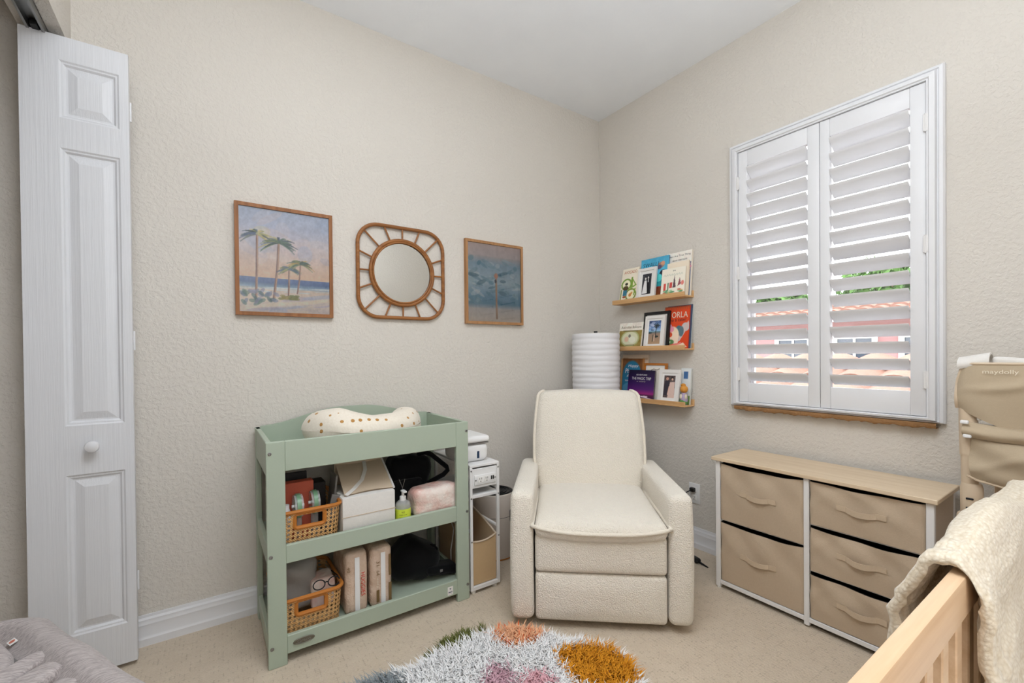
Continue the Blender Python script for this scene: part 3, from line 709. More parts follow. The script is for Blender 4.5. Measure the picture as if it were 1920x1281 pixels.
book('picture_book', -.398, Z1, -.055, .205, .262, .010, -.032, c, (70, 150, 190), 'tall blue book behind the wedding photo', 'book', GB, [('SWALLI', 'blueink', .075, .222, .12, .026, .2)])
c = Canvas(60, 84, (240, 232, 222)); c.rect(.04, .26, .97, 1, (40, 90, 140)); c.rect(.04, .26, .97, .48, (36, 84, 136)); c.poly([(.18, .5), (.3, .28), (.36, .5)], (206, 110, 90)); c.poly([(.36, .5), (.48, .27), (.6, .5)], (40, 110, 130))
for a in range(10): c.stroke([(.76, .37), (.76 + .2 * math.cos(a * .63), .37 + .09 * math.sin(a * .63))], .035, (226, 150, 180))
c.ell(.8, .36, .05, .03, (160, 40, 90)); c.mottle(.08, 14, 4)
book('picture_book', -.575, Z1, -.040, .172, .270, .012, -.014, c, (240, 230, 216), 'tallest cream book with a pink flower, behind the others on the top ledge', 'book', GB, [('Then Are True Thing', 'ink', .088, .246, .15, .014), ('about mermaids', 'ink', .092, .222, .10, .012)])
c = Canvas(40, 50, (236, 222, 200)); book('picture_book', -.60, Z1, -.062, .145, .205, .010, -.042, c, (232, 214, 190), 'thin cream book behind the white christmas town book', 'book', GB)
c = Canvas(60, 62, (240, 232, 216)); c.rect(.12, .52, .22, .8, (206, 84, 76)); c.rect(.28, .5, .33, .78, (90, 120, 90)); c.rect(.36, .5, .48, .7, (206, 84, 76)); c.poly([(.5, .7), (.56, .26), (.64, .7)], (96, 72, 80)); c.poly([(.7, .66), (.78, .36), (.84, .6)], (150, 90, 96)); c.ell(.9, .56, .06, .08, (220, 130, 120))
for i in range(24): r = random.Random(i + 70); c.ell(r.uniform(.1, .95), r.uniform(.76, .92), .07, .03, r.choice([(110, 170, 120), (150, 196, 150), (214, 120, 100), (230, 190, 120), (90, 150, 110)]), .8)
for i in range(8): r = random.Random(i + 90); c.stroke([(.1 + i * .1, .25 + .02 * (i % 2)), (.15 + i * .1, .21), (.18 + i * .1, .27)], .008, (190, 196, 180))
book('picture_book', -.575, Z1, -.083, .160, .172, .007, -.058, c, (240, 230, 214), 'short white book with a red and green town drawing', 'book', GB, [('IN', 'ink', .085, .155, .016, .008)])
# --- middle ledge
c = Canvas(70, 64, (238, 230, 218)); c.rect(.03, .30, .97, .9, (150, 130, 66)); c.mottle(.16, 10, 2); c.ell(.5, .6, .34, .26, (214, 214, 184)); c.ring(.5, .6, .36, .28, .06, (176, 184, 130)); c.ell(.36, .62, .09, .1, (222, 186, 160)); c.ell(.6, .64, .14, .12, (226, 226, 206)); c.ell(.48, .5, .05, .06, (130, 120, 110)); c.stroke([(.2, .31), (.8, .32)], .02, (120, 108, 60)); c.stroke([(.35, .84), (.7, .84)], .015, (120, 110, 80)); c.rect(0, .955, 1, .97, (226, 196, 176))
book('picture_book', -.228, Z2, -.078, .195, .176, .009, -.046, c, (238, 228, 214), 'wide cream book with a green oval picture, above the lamp side', 'book', GB, [('Australian Balloons', 'brownink', .1, .147, .165, .017)])
c = Canvas(60, 80, (110, 150, 196)); c.vgrad(0, 1, [(0, (60, 84, 130)), (.3, (110, 140, 190)), (.44, (150, 190, 220)), (.48, (90, 120, 130)), (.56, (150, 126, 110)), (1, (176, 144, 112))])
for i in range(16): r = random.Random(i + 31); c.ell(r.random(), r.uniform(0, .4), .16, .05, r.choice([(200, 206, 224), (50, 64, 96), (140, 170, 206)]), .5)
c.stroke([(.62, .72), (.6, .5), (.66, .22)], .03, (44, 44, 48))
for a in range(9): c.stroke([(.66, .22), (.66 + .22 * math.cos(a * .7), .22 + .1 * math.sin(a * .7))], .025, (48, 56, 62))
c.ell(.7, .68, .14, .04, (50, 56, 50)); c.stroke([(.36, .88), (.4, .62)], .03, (60, 66, 56)); c.stroke([(.5, .86), (.5, .62)], .03, (210, 180, 160)); c.ell(.1, .52, .2, .03, (50, 70, 74))
photo('photo_frame', -.445, Z2, -.084, .145, .207, -.055, .017, .012, 'whiteframe', c, 'white frame with a beach photo, standing before the black frame', GB)
c = Canvas(20, 26, (214, 206, 196)); photo('photo_frame', -.420, Z2, -.062, .190, .232, -.036, .018, .012, 'black', c, 'black frame standing behind the white framed beach photo', GB)
c = Canvas(64, 88, (214, 72, 34)); c.rect(0, 0, 1, .03, (150, 60, 40))
for i in range(14): c.stroke([(.05 + i * .07, .02), (.05 + i * .07, .08)], .012, (150, 90, 50))
c.ell(.86, .5, .15, .1, (196, 190, 190)); c.poly([(.42, .9), (.96, .36), (1, .46), (.66, .82)], (206, 186, 180)); c.ell(.6, .56, .12, .1, (70, 110, 120)); c.ell(.7, .6, .1, .12, (92, 116, 126)); c.ell(.36, .68, .26, .2, (236, 212, 184)); c.rect(.16, .62, .6, .88, (238, 214, 190)); c.ell(.24, .48, .08, .06, (206, 160, 190)); c.ell(.3, .54, .12, .07, (232, 150, 170)); c.ell(.26, .67, .1, .06, (216, 84, 50)); c.ell(.28, .84, .16, .06, (90, 130, 80)); c.ell(.24, .84, .06, .03, (230, 230, 210)); c.poly([(.2, .97), (.8, .86), (.96, .97)], (238, 212, 184)); c.stroke([(.2, .95), (.7, .87)], .03, (226, 130, 120))
book('picture_book', -.565, Z2, -.047, .170, .254, .006, -.018, c, (206, 70, 36), 'red book with a big cup and a grey cat', 'book', GB, [('NORLA', 'greyink', .088, .202, .14, .036), ('who a cake?', 'ink', .084, .172, .13, .02)])
c = Canvas(20, 26, (70, 84, 110)); book('picture_book', -.578, Z2, -.039, .166, .258, .005, -.010, c, (70, 88, 110), 'dark blue book behind the red cat book', 'book', GB)
c = Canvas(20, 26, (206, 214, 210)); book('picture_book', -.585, Z2, -.032, .160, .252, .004, -.0045, c, (204, 210, 206), 'pale book nearest the wall behind the red cat book', 'book', GB)
# --- lowest ledge
c = Canvas(30, 40, (222, 206, 186)); c.ring(.5, .1, .4, .03, .2, (196, 170, 140)); book('picture_book', -.222, Z3, -.036, .212, .292, .012, -.014, c, (220, 202, 180), 'pale book tallest on the lowest ledge, behind the blue arch book', 'book', GB)
c = Canvas(60, 84, (122, 78, 44)); c.mottle(.12, 10, 9); c.ell(.5, .42, .40, .36, (46, 120, 156)); c.rect(.1, .4, .9, .84, (48, 124, 160)); c.vgrad(.84, 1, [(0, (200, 120, 120)), (1, (206, 90, 90))]); c.rect(0, 0, .08, 1, (206, 160, 110)); c.rect(.93, 0, 1, 1, (176, 120, 70)); c.ell(.5, .72, .38, .14, (84, 150, 186)); c.ell(.4, .9, .3, .07, (222, 130, 130)); c.ell(.12, .84, .06, .05, (240, 230, 210))
book('picture_book', -.222, Z3, -.054, .188, .268, .010, -.028, c, (190, 136, 84), 'brown book with a blue arch on its cover', 'book', GB, [('Happy', 'whiteink', .105, .218, .085, .024, .2), ('Phases', 'whiteink', .088, .186, .10, .03, .2), ('place', 'whiteink', .10, .156, .09, .02, .2), ('WHERE', 'whiteink', .07, .122, .06, .012)])
c = Canvas(40, 50, (240, 232, 220)); c.stroke([(.25, .1), (.4, .06), (.6, .09), (.75, .05)], .012, (90, 80, 70))
photo('photo_frame', -.412, Z3, -.058, .170, .240, -.032, .013, .012, 'rattanband', c, 'orange wooden frame behind the purple book', GB)
c = Canvas(64, 64, (40, 26, 66)); c.vgrad(0, 1, [(0, (28, 22, 48)), (.4, (54, 26, 84)), (.62, (84, 32, 110)), (.76, (156, 40, 120)), (.8, (80, 26, 70)), (1, (30, 18, 38))]); c.ell(.44, .835, .1, .02, (226, 206, 224)); c.ell(.66, .85, .13, .03, (236, 216, 230)); c.stroke([(.6, .86), (.95, .92)], .015, (206, 190, 206))
book('picture_book', -.312, Z3, -.085, .205, .196, .010, -.058, c, (40, 28, 60), 'square purple night sky book in front on the lowest ledge', 'book', GB, [('ADVENTURES', 'whiteink', .105, .165, .085, .009), ('THE MAGIC TRIP', 'whiteink', .105, .142, .15, .017), ('a story', 'greyink', .105, .122, .07, .006)])
c = Canvas(50, 80, (90, 76, 74)); c.mottle(.2, 8, 12); c.ell(.3, .15, .12, .07, (196, 150, 130)); c.poly([(.1, .25), (.5, .22), (.45, .9), (.05, .9)], (54, 50, 60)); c.ell(.72, .13, .14, .09, (50, 44, 44)); c.ell(.74, .17, .08, .05, (216, 180, 160)); c.poly([(.55, .3), (.95, .28), (1, 1), (.4, 1)], (216, 188, 176)); c.stroke([(.5, .5), (.4, .85)], .04, (222, 184, 164))
photo('photo_frame', -.548, Z3, -.085, .145, .205, -.054, .02, .014, 'whiteframe', c, 'white frame with a photo of a couple on the lowest ledge', GB)
c = Canvas(24, 40, (222, 226, 226)); c.rect(.3, .1, .7, .3, (70, 110, 160)); c.rect(0, .75, 1, 1, (120, 150, 90))
book('picture_book', -.672, Z3, -.040, .066, .212, .012, -.016, c, (214, 218, 216), 'narrow white and blue book at the window end of the lowest ledge', 'book', GB)
fg = thing('toy_figure', (-.066, -.722, Z3), 'small toy figure with an orange head on the lowest ledge', 'toy', None)
obj('body', G().lathe([(.016, 0), (.019, .012), (.021, .035), (.018, .055), (.011, .07), (.004, .074)], (-.066, -.722, Z3), 18), paint('toy_lilac', S(176, 160, 190), .5, .3), fg)
obj('skirt', G().lathe([(.020, .004), (.0235, .014), (.0215, .03)], (-.066, -.719, Z3), 18, False), paint('toy_green', S(96, 150, 84), .5, .3), fg)
g = G(); g.sphere((-.066, -.722, Z3 + .092), .0225, 16); g.sphere((-.062, -.715, Z3 + .115), .0125, 12, (1, 1.2, .8)); g.sphere((-.078, -.729, Z3 + .086), .010, 10)
obj('head', g, paint('toy_orange', S(214, 146, 60), .5, .3), fg)
g = G(); g.sphere((-.083, -.713, Z3 + .05), .008, 10, (1, 1, 2)); g.sphere((-.074, -.739, Z3 + .05), .008, 10, (1, 1, 2)); obj('arm', g, paint('toy_cream', S(226, 214, 190), .5, .3), fg)

# ================================================================== PAPER FLOOR LAMP
lx, ly = -.275, -.225
lp = thing('floor_lamp', (lx, ly, 0), 'white ribbed paper floor lamp in the corner behind the armchair', 'lamp')
prof = []; nr = 30; zb, zt = .22, 1.258
for i in range(nr * 5 + 1):
    t = i / (nr * 5); ph = t * nr; f = ph - math.floor(ph); r = .147 + .0035 * math.sin(PI * f) ** .8 + .002 * math.sin(t * 9)
    prof.append((r, zb + (zt - zb) * t))
g = G(); n = 48; V = []; F = []
for i, (r, z) in enumerate(prof):
    for j in range(n):
        a = 2 * PI * j / n; w = .0016 * math.sin(3 * a + i * .37) + .0012 * math.sin(5 * a - i * .21)
        V.append((lx + r * math.cos(a), ly + r * math.sin(a), z + w))
for i in range(len(prof) - 1):
    for j in range(n): F.append((i * n + j, i * n + (j + 1) % n, (i + 1) * n + (j + 1) % n, (i + 1) * n + j))
g.add(V, F); obj('paper_shade', g, 'paper', lp, ang=60)
obj('top_ring', G().tube([(lx + .147 * math.cos(2 * PI * k / 40), ly + .147 * math.sin(2 * PI * k / 40), zt) for k in range(40)], .0025, 8, True), 'white', lp)
obj('finial', G().cyl((lx, ly, zt + .002), (lx, ly, zt + .019), .012, n=20), 'black', lp)
obj('pole', G().cyl((lx, ly, .02), (lx, ly, zt + .004), .008, n=12), 'black', lp)
obj('base', G().lathe([(.0, 0), (.13, 0), (.13, .01), (.02, .022), (.008, .03)], (lx, ly, 0.0), 32), 'black', lp)
#@@TABLE
# ================================================================== CHANGING TABLE
TX0, TX1, TY0, TY1 = -2.168, -1.342, -.457, -.02
ct = thing('changing_table', ((TX0 + TX1) / 2, TY0, 0), 'sage green open changing table with two shelves and a curved back', 'changing table')
PW, PT = .062, .019
for x0, x1 in ((TX0, TX0 + PW), (TX1 - PW, TX1)):
    obj('leg', G().box(x0, x1, TY0, TY0 + PT, .0, .8245, .002, 1), 'green', ct, smooth=False)
for x0, x1 in ((TX0, TX0 + .02), (TX1 - .02, TX1)):
    obj('leg', G().box(x0, x1, TY1 - .058, TY1, .0, .8245, .002, 1), 'green', ct, smooth=False)
    obj('side_panel', G().box(x0 + .001, x1 - .001, TY0 + PT, TY1 - .002, .70, .8245, .002, 1), 'green', ct, smooth=False)
    for z0, z1 in ((.372, .440), (.038, .105)): obj('side_rail', G().box(x0 + .002, x1 - .002, TY0 + PT, TY1 - .058, z0, z1, .002, 1), 'green', ct, smooth=False)
obj('apron', G().box(TX0 + PW, TX1 - PW, TY0 + .001, TY0 + PT, .7135, .8242, .002, 1), 'green', ct, smooth=False)
for z0, z1 in ((.372, .4395), (.038, .1045)): obj('front_rail', G().box(TX0 + PW, TX1 - PW, TY0 + .001, TY0 + PT, z0, z1, .002, 1), 'green', ct, smooth=False)
for z in (.405, .072): obj('shelf_board', G().box(TX0 + .02, TX1 - .02, TY0 + PT, TY1 - .004, z - .012, z), 'green', ct, smooth=False)
obj('tray_board', G().box(TX0 + .02, TX1 - .02, TY0 + PT, TY1 - .016, .72, .732), 'green', ct, smooth=False)
arch = []; N = 60
for i in range(N + 1):
    x = TX0 + .021 + (TX1 - TX0 - .042) * i / N; t = (x - (TX0 + TX1) / 2) / .40
    k = max(0., 1 - abs(t)); z = .829 + .061 * (0.5 - .5 * math.cos(PI * min(1, k * 1.12))) if k > 0 else .829
    arch.append((x, z))
obj('back_panel', G().prism([(TX0 + .021, .70)] + arch + [(TX1 - .021, .70)], TY1 - .016, TY1 - .001, 'y'), 'green', ct, smooth=False)
for x0 in (TX0 + .3, TX1 - .33): pass
for x, z in ((-2.156, .783), (-1.352, .782), (-2.156, .408), (-1.352, .408), (-2.156, .074), (-1.352, .068)):
    b = G(); b.lathe([(.0065, 0), (.0065, .0015), (.004, .0022), (.0035, .001), (.0002, .001)], n=14); b.xf(Matrix.Translation((x, TY0, z)) @ Matrix.Rotation(PI / 2, 4, 'X')); obj('bolt', b, 'metal', ct)
e = G(); n = 40
for (a, b, y0) in ((.0375, .0125, 0.), ):
    P = lambda s, yo: [(-2.050 + a * s * math.cos(2 * PI * k / n), TY0 + yo, .0722 + b * s * math.sin(2 * PI * k / n)) for k in range(n)]
    rings = [P(1, 0), P(1, -.002), P(.9, -.003), P(.84, -.0018), P(.78, -.0018), P(.76, -.001)]
    for i in range(len(rings) - 1): e.add(rings[i] + rings[i + 1], [(k, (k + 1) % n, (k + 1) % n + n, k + n) for k in range(n)])
    e.add(rings[-1], [tuple(range(n))])
em = obj('emblem', e, 'pewter', ct)
obj('lettering', text_mesh('lettering', 'Graco', 'metal', .046, .013, frame3((-2.050, TY0 - .0016, .0722), (1, 0, 0), (0, 0, 1))), 'metal', em)
st = obj('sticker', G().box(-1.455, -1.428, TY0 - .0006, TY0, .046, .084), 'mat', ct, smooth=False)
g = G(); g.box(-1.4515, -1.4315, TY0 - .001, TY0 - .0006, .052, .0525); g.box(-1.4515, -1.4315, TY0 - .001, TY0 - .0006, .057, .060); g.box(-1.4515, -1.4315, TY0 - .001, TY0 - .0006, .063, .0635); g.prism([(-1.447, .076), (-1.436, .076), (-1.4415, .071)], TY0 - .001, TY0 - .0006, 'y')
obj('sticker_print', g, 'blueink', st, smooth=False)

# nursing pillow in the tray
pc = (-1.735, -.215)
def pil(u, v):
    a = math.radians(162 + 216 * u)
    bx, by = -1.742 + .192 * math.cos(a), -.185 + .135 * math.sin(a)
    e = max(.02, math.sqrt(max(0., 1 - abs(2 * u - 1) ** 9)))
    r = float(np.interp(u, [0, .16, .34, .52, .70, .86, 1.], [.074, .084, .088, .070, .070, .078, .070])) * e
    ca, sa = math.cos(a) * .135, math.sin(a) * .192; L = math.hypot(ca, sa); nx, ny = ca / L, sa / L
    b = 2 * PI * v; wob = 1 + .02 * math.sin(7 * u * PI + 3 * v * PI) + .015 * math.sin(19 * u + 5 * b)
    z = .735 + float(np.interp(u, [0, .3, .5, .62, .8, 1.], [.085, .090, .068, .070, .078, .076]))
    return (bx + nx * r * math.cos(b) * wob, by + ny * r * math.cos(b) * wob, max(.7335, z + r * .98 * math.sin(b) * wob))
np_ = G(); np_.grid(pil, 64, 28)
tag(obj('nursing_pillow', np_, 'dots', ang=180), 'curved white nursing pillow with brown dots on the changing table top', 'pillow')

# woven baskets
def basket(x0, x1, y0, y1, z0, z1, label):
    t = thing('woven_basket', ((x0 + x1) / 2, (y0 + y1) / 2, z0), label, 'basket', 'woven cane baskets on the changing table')
    r = .035
    def outline(z, grow, n=8):
        k = (z - z0) / (z1 - z0); e = .010 * (1 - k) - grow; P = []
        for cx, cy, a0 in ((x1 - e - r, y1 - e - r, 0), (x0 + e + r, y1 - e - r, 90), (x0 + e + r, y0 + e + r, 180), (x1 - e - r, y0 + e + r, 270)):
            for q in range(n + 1): a = math.radians(a0 + 90 * q / n); P.append((cx + r * math.cos(a), cy + r * math.sin(a), z))
        return P
    xm = (x0 + x1) / 2; hx0, hx1 = xm - .048, xm + .048; hz0, hz1 = z1 - .062, z1 - .020
    g = G(); zs = [z0 + .004, hz0, hz1, z1 - .006]
    for i in range(3):
        A, B_ = outline(zs[i], 0), outline(zs[i + 1], 0); n = len(A)
        for k in range(n):
            a0, a1, b0, b1 = A[k], A[(k + 1) % n], B_[k], B_[(k + 1) % n]
            if i == 1 and abs(a0[1] - a1[1]) < 1e-6 and a0[1] < (y0 + y1) / 2 and abs(a1[0] - a0[0]) > .05:      # front wall: leave the grip hole
                for (p, q) in ((a0[0], hx0), (hx1, a1[0])):
                    lo = (p, a0[1], a0[2]); g.add([(p, a0[1], a0[2]), (q, a0[1], a0[2]), (q, b0[1], b0[2]), (p, b0[1], b0[2])], [(0, 1, 2, 3)])
            else: g.add([a0, a1, b1, b0], [(0, 1, 2, 3)])
    obj('cane_wall', g, 'cane', t, smooth=False)
    bt = G(); bt.add(outline(z0 + .004, 0), [tuple(range(36))]); obj('bottom', bt, 'kraft', t, smooth=False)
    rim = outline(z1 - .004, .001); obj('rim', G().tube(rim, .0075, 8, True), 'rattanband', t)
    yf = y0 + .010 * (1 - (hz0 + hz1) / 2 / 1 * 0) - .003
    def rr(w, h, q=5, rad=.012):
        P = []
        for cx, cz, a0 in ((hx1 + w - rad, hz1 + h - rad, 0), (hx0 - w + rad, hz1 + h - rad, 90), (hx0 - w + rad, hz0 - h + rad, 180), (hx1 + w - rad, hz0 - h + rad, 270)):
            for j in range(q + 1): a = math.radians(a0 + 90 * j / q); P.append((cx + rad * math.cos(a), yf + .001, cz + rad * math.sin(a)))
        return P
    obj('handle', G().tube(rr(.006, .006), .0085, 8, True), 'rattanband', t)
    return t
basket(-2.135, -1.903, -.432, -.14, .4055, .552, 'woven cane basket on the middle shelf with jars and cards')
basket(-2.135, -1.900, -.432, -.11, .0725, .222, 'woven cane basket on the bottom shelf with clear bags')
BZ = .412
# contents of the middle basket
def card(name, x0, x1, y0, y1, z0, z1, mat_, label, cat, ry=0., rx=0., rz=0., bev=.002):
    g = G(); w, d, h = x1 - x0, y1 - y0, z1 - z0; g.box(-w / 2, w / 2, -d / 2, d / 2, 0, h, bev, 1)
    g.xf(Matrix.Translation(((x0 + x1) / 2, (y0 + y1) / 2, z0)) @ Matrix.Rotation(rz, 4, 'Z') @ Matrix.Rotation(rx, 4, 'X') @ Matrix.Rotation(ry, 4, 'Y'))
    return tag(obj(name, g, mat_, smooth=False), label, cat)
card('card_box', -2.105, -1.988, -.335, -.290, BZ, .634, 'salmon', 'salmon red flat box standing in the middle shelf basket', 'box')
card('folder', -2.11, -1.998, -.262, -.250, BZ, .655, 'navy', 'black folder behind the salmon box in the basket', 'folder', 0, -.06)
card('dark_box', -1.985, -1.935, -.300, -.220, BZ, .612, 'navy', 'dark box beside the salmon box in the basket', 'box')
card('grey_card', -1.925, -1.917, -.34, -.24, BZ, .640, 'greycard', 'grey card leaning between the basket and the felt caddy', 'card', .10)
card('blue_packet', -1.965, -1.930, -.375, -.360, BZ, .572, 'greycard', 'small grey packet at the rim of the middle shelf basket', 'packet', .25)
tag(obj('white_bottle', G().lathe([(.0, 0), (.018, 0), (.018, .12), (.012, .14), (.012, .155), (.0, .156)], (-2.096, -.385, BZ), 18), 'white'), 'white bottle top at the green leg end of the basket', 'bottle')
for (x, y, s) in ((-2.054, -.384, 'nearest the green leg'), (-1.992, -.368, 'next to the dark box')):
    t = thing('glass_jar', (x, y, BZ), 'clear round jar with a green band, ' + s, 'jar', 'pair of clear jars with green bands')
    disc = lambda r, w, xx: G().tube([(xx - w / 2, y, .556), (xx + w / 2, y, .556)], r, 32)
    obj('glass_body', disc(.043, .030, x), 'clear', t)
    g = G(); R1 = []; n = 40
    for k in range(n):
        a = 2 * PI * k / n
        for dx, r in ((-.0075, .0425), (.0075, .0425), (.0075, .0465), (-.0075, .0465)): R1.append((x + dx, y + r * math.cos(a), .556 + r * math.sin(a)))
    F = []
    for k in range(n):
        for q in range(4): F.append((k * 4 + q, k * 4 + (q + 1) % 4, ((k + 1) % n) * 4 + (q + 1) % 4, ((k + 1) % n) * 4 + q))
    g.add(R1, F); obj('green_band', g, 'greenband', t)
    obj('stem', G().cyl((x, y, BZ), (x, y, .516), .014, n=16), 'clear', t)
    obj('axle', G().cyl((x - .022, y, .556), (x + .022, y, .556), .006, n=12), 'whitemetal', t)
# felt caddy with lifted flap
cd = thing('storage_caddy', (-1.79, -.33, .405), 'white felt caddy with an open beige lid on the middle shelf', 'caddy')
obj('felt_body', G().box(-1.898, -1.682, -.425, -.20, .4055, .562, .004, 2), 'felt', cd)
g = G(); g.box(-1.899, -1.681, -.4265, -.424, .4835, .486); obj('seam', g, 'beigefab', cd, smooth=False)
LB = lambda u, v: (-1.884 + .205 * u + .010 * v, -.405 + .19 * v + .012 * math.sin(PI * u), .566 + .088 * v + .004 * math.sin(PI * u) * (1 - v))
g = G(); g.grid(LB, 10, 10); g.grid(lambda u, v: tuple(np.array(LB(u, v)) + (0, .004, -.006)), 10, 10)
for k in range(2): g.add([LB(k, 0), LB(k, 1), tuple(np.array(LB(k, 1)) + (0, .004, -.006)), tuple(np.array(LB(k, 0)) + (0, .004, -.006))], [(0, 1, 2, 3)])
obj('lid', g, 'beigefab', cd)
obj('back_flap', G().box(-1.880, -1.674, -.215, -.205, .56, .665, .003), 'beigefab', cd)
S0 = [Vector(LB(.02, .0)), Vector(LB(.2, .12)), Vector(LB(.42, .34)), Vector(LB(.56, .66)), Vector(LB(.60, 1.))]
g = G()
for i in range(len(S0)):
    pass
V = []; 
for i, p in enumerate(S0):
    d = (S0[min(i + 1, 4)] - S0[max(i - 1, 0)]).normalized(); n_ = d.cross(Vector((0, -.42, .9))).normalized() * .008
    V += [p + n_ + Vector((0, -.004, .003)), p - n_ + Vector((0, -.004, .003))]
g.add(V, [(2 * i, 2 * i + 1, 2 * i + 3, 2 * i + 2) for i in range(4)]); obj('strap', g, 'felt', cd)
obj('edge_trim', G().tube([LB(1, 0), LB(1, .5), LB(1, 1)], .0045, 8), 'white', cd)
# black backpack
bp = thing('backpack', (-1.56, -.2, .405), 'black fabric backpack slumped behind the soap on the middle shelf', 'bag')
def bfn(p):
    x, y, z = p; k = (z + .125) / .25
    x += .012 * math.sin(z * 24) + (.03 * (k - .5)); y += .010 * math.sin(z * 30 + x * 20)
    w = 1 - .16 * max(0, k - .6) * 2.2; return np.array([-1.56 + x * w, -.215 + y * (1 - .25 * k), .530 + z + .006 * math.sin(x * 60)])
obj('bag_body', G().rbox((0, 0, 0), (.108, .085, .1245), .05, 8, bfn), 'bagblack', bp, ang=180)
obj('carry_strap', G().tube([(-1.50, -.24, .652), (-1.475, -.26, .664), (-1.45, -.275, .655), (-1.412, -.29, .620), (-1.378, -.30, .588), (-1.372, -.30, .570), (-1.395, -.30, .552), (-1.44, -.285, .530), (-1.462, -.27, .515)], .0115, 10), 'bagblack', bp)
obj('front_pocket', G().rbox((-1.58, -.297, .49), (.075, .014, .07), .018, 5), 'bagblack', bp)
obj('zip_cord', G().tube([(-1.626, -.322, .572), (-1.616, -.324, .545), (-1.612, -.325, .53), (-1.603, -.324, .555), (-1.598, -.322, .570)], .0013, 6), 'greycard', bp)
obj('zip_cord', G().tube([(-1.612, -.325, .53), (-1.611, -.326, .500), (-1.610, -.327, .47)], .0016, 6), 'greycard', bp)
# soap bottle
sb = thing('soap_bottle', (-1.640, -.405, .405), 'clear pump soap bottle with a neon yellow label', 'bottle')
bx, by, bz = -1.640, -.405, .4055
obj('bottle_body', G().lathe([(.0, 0), (.031, 0), (.033, .004), (.033, .078), (.030, .088), (.020, .096), (.0125, .099)], (bx, by, bz), 28), 'clear', sb)
obj('label', G().lathe([(.0335, .008), (.0335, .066)], (bx, by, bz), 28, False), 'neon', sb)
obj('collar', G().lathe([(.0135, .096), (.0135, .114), (.010, .117), (.0, .117)], (bx, by, bz), 20), 'white', sb)
g = G(); g.cyl((bx, by, bz + .115), (bx, by, bz + .138), .0055, n=12); g.box(bx - .009, bx + .009, by - .028, by + .008, bz + .134, bz + .142, .003); obj('pump', g, 'white', sb)
def wrap_text(txt, z, h, w, mat_):
    me = text_mesh('lettering', txt, mat_, w, h, None); co = np.zeros(len(me.vertices) * 3); me.vertices.foreach_get('co', co); co = co.reshape(-1, 3)
    a = co[:, 0] / .034 - PI / 2 - .35; out = np.stack([bx + .0342 * np.cos(a), by + .0342 * np.sin(a), bz + z + co[:, 1]], -1); me.vertices.foreach_set('co', out.ravel()); me.update()
    return obj('lettering', me, mat_, sb)
wrap_text('WO', .054, .008, .014, 'ink'); wrap_text('HAND SOAP', .043, .004, .034, 'ink'); wrap_text('clean and mild', .030, .004, .030, 'ink'); wrap_text('wash gently', .019, .004, .026, 'ink')
# pink diaper pack on middle shelf
def pkfn(c0, hs, amp, seed):
    r = random.Random(seed); A = [(r.uniform(20, 60), r.uniform(20, 60), r.uniform(20, 60), r.uniform(0, 6)) for _ in range(5)]
    def f(p):
        d = sum(math.sin(a * p[0] + b * p[1] + c_ * p[2] + e) for a, b, c_, e in A) / 5 * amp; q = np.array(p); n = q / (np.array(hs)); n = n / (np.linalg.norm(n) + 1e-6)
        return q + n * d + np.array(c0)
    return f
pp = thing('wipes_pack', (-1.485, -.36, .405), 'crinkled pale pink plastic pack on the middle shelf', 'pack')
obj('film_wrap', G().rbox((0, 0, 0), (.112, .056, .064), .030, 10, pkfn((-1.480, -.372, .472), (.112, .056, .064), .007, 3)), 'packpink', pp, ang=180)
obj('white_band', G().grid(lambda u, v: (-1.57 + .13 * u, -.417 + .045 * v + .006 * math.sin(9 * u), .522 + .014 * math.sin(PI * v) - .012 * u), 10, 5), 'white', pp)
# contents of lower basket
bg = thing('clear_bag', (-2.03, -.25, .08), 'crumpled clear bag in the bottom shelf basket', 'bag')
obj('film_wrap', G().rbox((0, 0, 0), (.075, .085, .10), .045, 8, pkfn((-2.045, -.24, .205), (.075, .085, .10), .026, 8)), 'film', bg, ang=180)
obj('inner_fabric', G().rbox((0, 0, 0), (.062, .072, .085), .045, 6, pkfn((-2.045, -.24, .198), (.062, .072, .085), .022, 9)), paint('taupe_inner', S(128, 108, 98), .8, .2), bg, ang=180)
tag(obj('paper_bundle', G().rbox((0, 0, 0), (.045, .05, .055), .012, 6, pkfn((-1.958, -.30, .172), (.045, .05, .055), .010, 10)), 'packpink', ang=180), 'pale pink paper bundle in the bottom shelf basket', 'packet')
gl = thing('eyeglasses', (-1.955, -.37, .2), 'black rimmed glasses lying in the bottom shelf basket', 'glasses')
for dx in (-.028, .028):
    P = [(-1.952 + dx + .022 * math.cos(2 * PI * k / 20), -.378 + .004 * math.sin(2 * PI * k / 20), .222 + .017 * math.sin(2 * PI * k / 20)) for k in range(20)]
    obj('lens_rim', G().tube(P, .0022, 6, True), 'ink', gl)
obj('bridge', G().tube([(-1.958, -.378, .226), (-1.952, -.381, .229), (-1.946, -.378, .226)], .002, 6), 'ink', gl)
obj('temple', G().tube([(-1.902, -.378, .226), (-1.905, -.34, .228), (-1.912, -.28, .222)], .002, 6), 'ink', gl)
